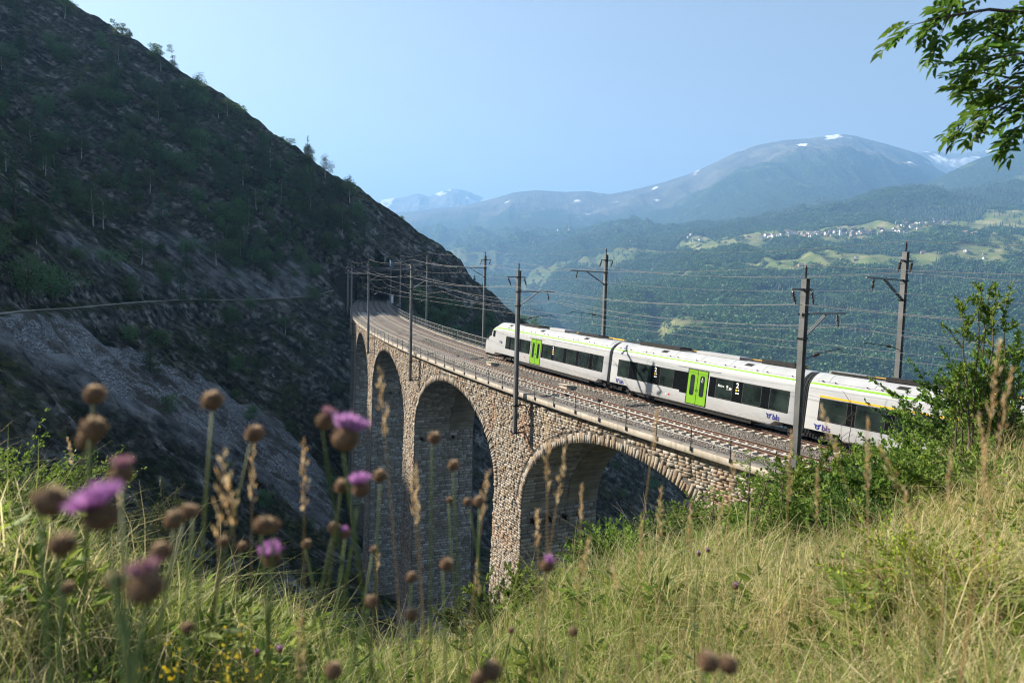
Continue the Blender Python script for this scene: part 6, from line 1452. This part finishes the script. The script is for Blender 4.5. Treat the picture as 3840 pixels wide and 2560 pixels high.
for k in range(5): me = pinnate(ngA,3,.12,.05,.020); me.materials.append(MAT["leaf_bush"]); PINS.append(me)
def ash_tree():
    rg = random.Random(5); x,y = 7.6,4.2; gz = ground1(x,y)-.1; o = empty("ash_tree",(x,y,gz)); tag(o,"ash tree hanging its feathery leaves into the upper corner from beside the camera","tree"); O = Vector(o.location)
    crown = Vector((x-.3,y+.1,2.4)); m = MB(); tr = [Vector((0,0,0)),Vector((.05,.02,1.2)),Vector((-.05,.05,2.6)),crown-O,Vector((-.2,.1,5.6)),Vector((-.5,.2,7.0))]; m.tube(tr,[.16,.14,.12,.10,.06,.02],9); m.build("trunk",MAT["bark"],o,True)
    B = [[(2520,60,5.3),(2352,38,4.95),(2200,22,4.7),(2090,40,4.55),(2035,55,4.45)],[(2520,120,5.2),(2352,108,4.85),(2260,125,4.65),(2190,140,4.5)],[(2520,215,5.1),(2352,205,4.75),(2260,225,4.55),(2170,270,4.4)],[(2500,90,5.5),(2330,78,5.1),(2250,92,4.9),(2190,70,4.7)],[(2500,190,5.4),(2350,172,5.0),(2250,180,4.8),(2150,160,4.6)],[(2520,265,5.2),(2390,240,4.9),(2310,262,4.7),(2270,292,4.55)],[(2330,-80,5.0),(2180,-40,4.8),(2120,5,4.6),(2098,62,4.5)],[(2480,20,5.4),(2330,10,5.1),(2260,30,4.9)],[(2500,150,5.0),(2360,150,4.7),(2270,200,4.5),(2210,205,4.4)],[(2520,235,5.4),(2360,225,5.1),(2270,250,4.9),(2200,245,4.7)]]
    for bi,br in enumerate(B):
        P = [along(q[0]+72,q[1],q[2])-O for q in br]; start = (crown-O).lerp(Vector((-.2,.1,5.2)),rg.random()*.6); P = [start,start.lerp(P[0],.6)+Vector((0,0,.15))]+P; m = MB(); n = len(P); m.tube(P,[.016*(1-.9*i/(n-1))+.0015 for i in range(n)],6); bo = m.build("branch",MAT["bark"],o,True)
        for i in range(2,n-1):
            a,b = P[i],P[i+1]; L = (b-a).length; k = max(2,int(L/.050))
            for j in range(k):
                f = (j+rg.random())/k; p = a.lerp(b,f); sd = rg.choice((-1,1)); d = (b-a).normalized()*.55+Vector((-.55,rg.gauss(0,.35),-.30+rg.gauss(0,.28)))+Vector((0,0,.35*sd)); place_leaf(rg.choice(PIN),p,d,bo,rg)
        p = P[-1]; 
        for j in range(3): place_leaf(rg.choice(PIN),p,(P[-1]-P[-2]).normalized()+Vector((-.2,rg.gauss(0,.3),rg.gauss(-.2,.3))),bo,rg)
ash_tree()
def sapling(px, py, dist, label, n=26, h=None):
    rg = random.Random(int(px+py)); tp = along(px,py,dist); gz = ground1(tp.x,tp.y)-.05; o = empty("ash_sapling",(tp.x,tp.y,gz)); tag(o,label,"bush"); H_ = max(.5,tp.z-gz)
    for s in range(3):
        a = rg.uniform(0,6.28); t_ = Vector((math.cos(a)*.25*s,math.sin(a)*.25*s,H_*(1-.16*s))); P = [Vector((0,0,0)),t_*.5+Vector((0,0,.06)),t_]; m = MB(); m.tube(P,[.010,.007,.003],6); bo = m.build("stem",MAT["twig"],o,True)
        for j in range(n): f = rg.uniform(.3,1.0); p = P[0].lerp(P[1],f*2) if f < .5 else P[1].lerp(P[2],f*2-1); az = rg.uniform(0,6.28); place_leaf(rg.choice(PINS),p,Vector((math.cos(az),math.sin(az),rg.uniform(-.1,.6))),bo,rg)
sapling(1725,1035,6.5,"ash sapling with paired leaflets in front of the concrete edge beam",30); sapling(1800,1075,6.8,"young ash shoot beside the nearest pole foot",20); sapling(1640,1120,7.5,"young ash shoot before the abutment wall",20)
BU = [(1660,1135,8,1.5,"leafy bush at the foot of the abutment wall","leaf_bush",1500),(1590,1195,8.5,1.2,"dark bush where the near arch meets the slope","leaf_bush_dark",1300),(1840,1030,8,1.2,"bright leafy bush right of the nearest pole foot","leaf_bush",1700),(1905,988,8.5,1.5,"bright bush reaching up over the last carriage","leaf_bush",2000),(2000,1005,9.5,1.5,"bush under the drooping grass before the last carriage","leaf_bush_dark",1800),(2085,965,9.5,1.6,"tall bush covering the tail of the train","leaf_bush",2300),(2225,830,10.5,2.0,"dark rounded hawthorn bush beside the far pole","leaf_bush_dark",2600),(2245,800,9.5,2.1,"dense green bush near the frame edge","leaf_bush",2300),(2325,745,8.5,2.0,"bush at the frame edge under the upright sprigs","leaf_bush_dark",2200),(1990,1065,7,1.5,"low bush in front of the train bushes","leaf_bush_dark",1800),(2135,1015,7.5,1.6,"broad low bush bordering the dry grass","leaf_bush",2200),(1775,1125,7,1.3,"low bush beneath the young ash shoots","leaf_bush",1600),(1890,1090,7,1.4,"low bush in the middle of the thicket","leaf_bush",1800),(2250,965,7,1.5,"low bush at the upper rim of the dry grass","leaf_bush",1900),(1395,1180,7.2,.8,"slender leafy shrub before the opening of the near arch","leaf_bush",900),(1440,1262,7,1.1,"leafy shrub low before the near arch","leaf_bush",1400),(1350,1290,7,.9,"shrub at the foot of the near pier","leaf_bush_dark",1100),(1190,1345,7,.9,"round green shrub at the pier base","leaf_bush",1200),(1110,1385,6.6,.9,"feathery green shrub at the gorge rim","leaf_juniper",1500),(1510,1235,7.6,.9,"shrub under the bare grey twigs","leaf_bush_dark",1000),(60,1045,5.2,1.1,"yellow green thorny bush at the frame edge above the left meadow","leaf_bush",1300),(155,1085,5.4,.9,"smaller thorny bush beside the one at the frame edge","leaf_bush",1000),(-30,1060,5.0,1.0,"leafy bush cut by the frame edge","leaf_bush",900),(765,1378,6.2,.7,"small shrub on the gorge rim before the tall pier","leaf_bush_dark",800)]
for px,py,d,w,lb,mt,n in BU: bush(px,py,d,w,'leaf',lb,stems=15 if w > 1 else 9,nleaf=int(n*2.1),leafl=.042 if d > 6.5 else .022,mat=mt)
bush(370,1140,4.7,.75,'juniper',"juniper bush with upright sprays on the left meadow rim",stems=12,nleaf=2600,leafl=.020,mat="leaf_juniper",asp=.22,name="juniper")
bush(300,1185,4.7,.5,'juniper',"smaller juniper spray beside the juniper bush",stems=8,nleaf=1400,leafl=.020,mat="leaf_juniper",asp=.22,name="juniper")
for px,py,lb in ((2262,580,"tall leafy sprig rising highest at the frame edge"),(2310,640,"leafy sprig at the frame edge below the highest one"),(2345,700,"leafy sprig touching the frame edge")): bush(px,py+14,8.0,.8,'leaf',lb,stems=6,nleaf=1700,leafl=.040,mat="leaf_bush")
bush(1485,1165,7.8,.9,'dead',"tangle of bare grey twigs before the abutment arch",stems=16,nleaf=0,twig="dead_twig",name="dead_shrub")
bush(1955,925,9.0,.35,'dead',"bare forked twigs standing before the last carriage",stems=5,nleaf=0,twig="twig",name="dead_shrub")
leaf_mat("leaf_spurge",[(.14,.20,.02),(.26,.32,.03),(.42,.44,.05)],.35)
bush(2110,1250,3.7,.8,'spurge',"mound of yellow green spurge in the dry grass",stems=22,nleaf=4200,leafl=.020,mat="leaf_spurge",name="spurge_plant",twig="stem_dry",minh=.15)
bush(2235,1265,3.5,.6,'spurge',"smaller mound of yellow green spurge toward the frame edge",stems=14,nleaf=2200,leafl=.020,mat="leaf_spurge",name="spurge_plant",twig="stem_dry",minh=.12)
def yellow_plant(px, py, d, label):
    rg = random.Random(int(px*py)); ng = np.random.default_rng(int(px+3*py)); tp = along(px,py,d); gz = ground1(tp.x,tp.y)-.02; o = empty("yellow_wildflower",(tp.x,tp.y,gz)); tag(o,label,"wildflower","yellow wildflowers"); H_ = max(.12,tp.z-gz)
    for s in range(5):
        t_ = Vector((rg.gauss(0,.05),rg.gauss(0,.05),H_*rg.uniform(.7,1))); m = MB(); m.tube([(0,0,0),t_*.5,t_],[.0018,.0015,.001],4); so = m.build("stem",MAT["stem_green"],o); fattr(so.data,"tone",[.6]*len(so.data.vertices)); n = 26; f = ng.uniform(.55,1.0,n)[:,None]; C = np.array(tuple(t_))*f+ng.normal(0,.008,(n,3)); Vv,Q,k = leaves(C,ng.normal(0,1,(n,3))+np.array([0,0,.4]),ng.uniform(.006,.012,n),ng.uniform(.004,.008,n),.3,ng,'oval'); me = np_mesh("blossom",Vv,Q); fattr(me,"tone",np.repeat(ng.random(n),k)); me.materials.append(MAT["petal_yellow"]); link(bpy.data.objects.new("blossom",me),so)
for i,(px,py) in enumerate(((415,1438),(440,1455),(470,1440),(490,1470),(505,1455),(425,1490),(460,1500),(540,1480),(575,1520),(395,1520),(640,1530))): yellow_plant(px,py,1.55+.1*(i%3),"clump of small yellow blossoms low in the left meadow")
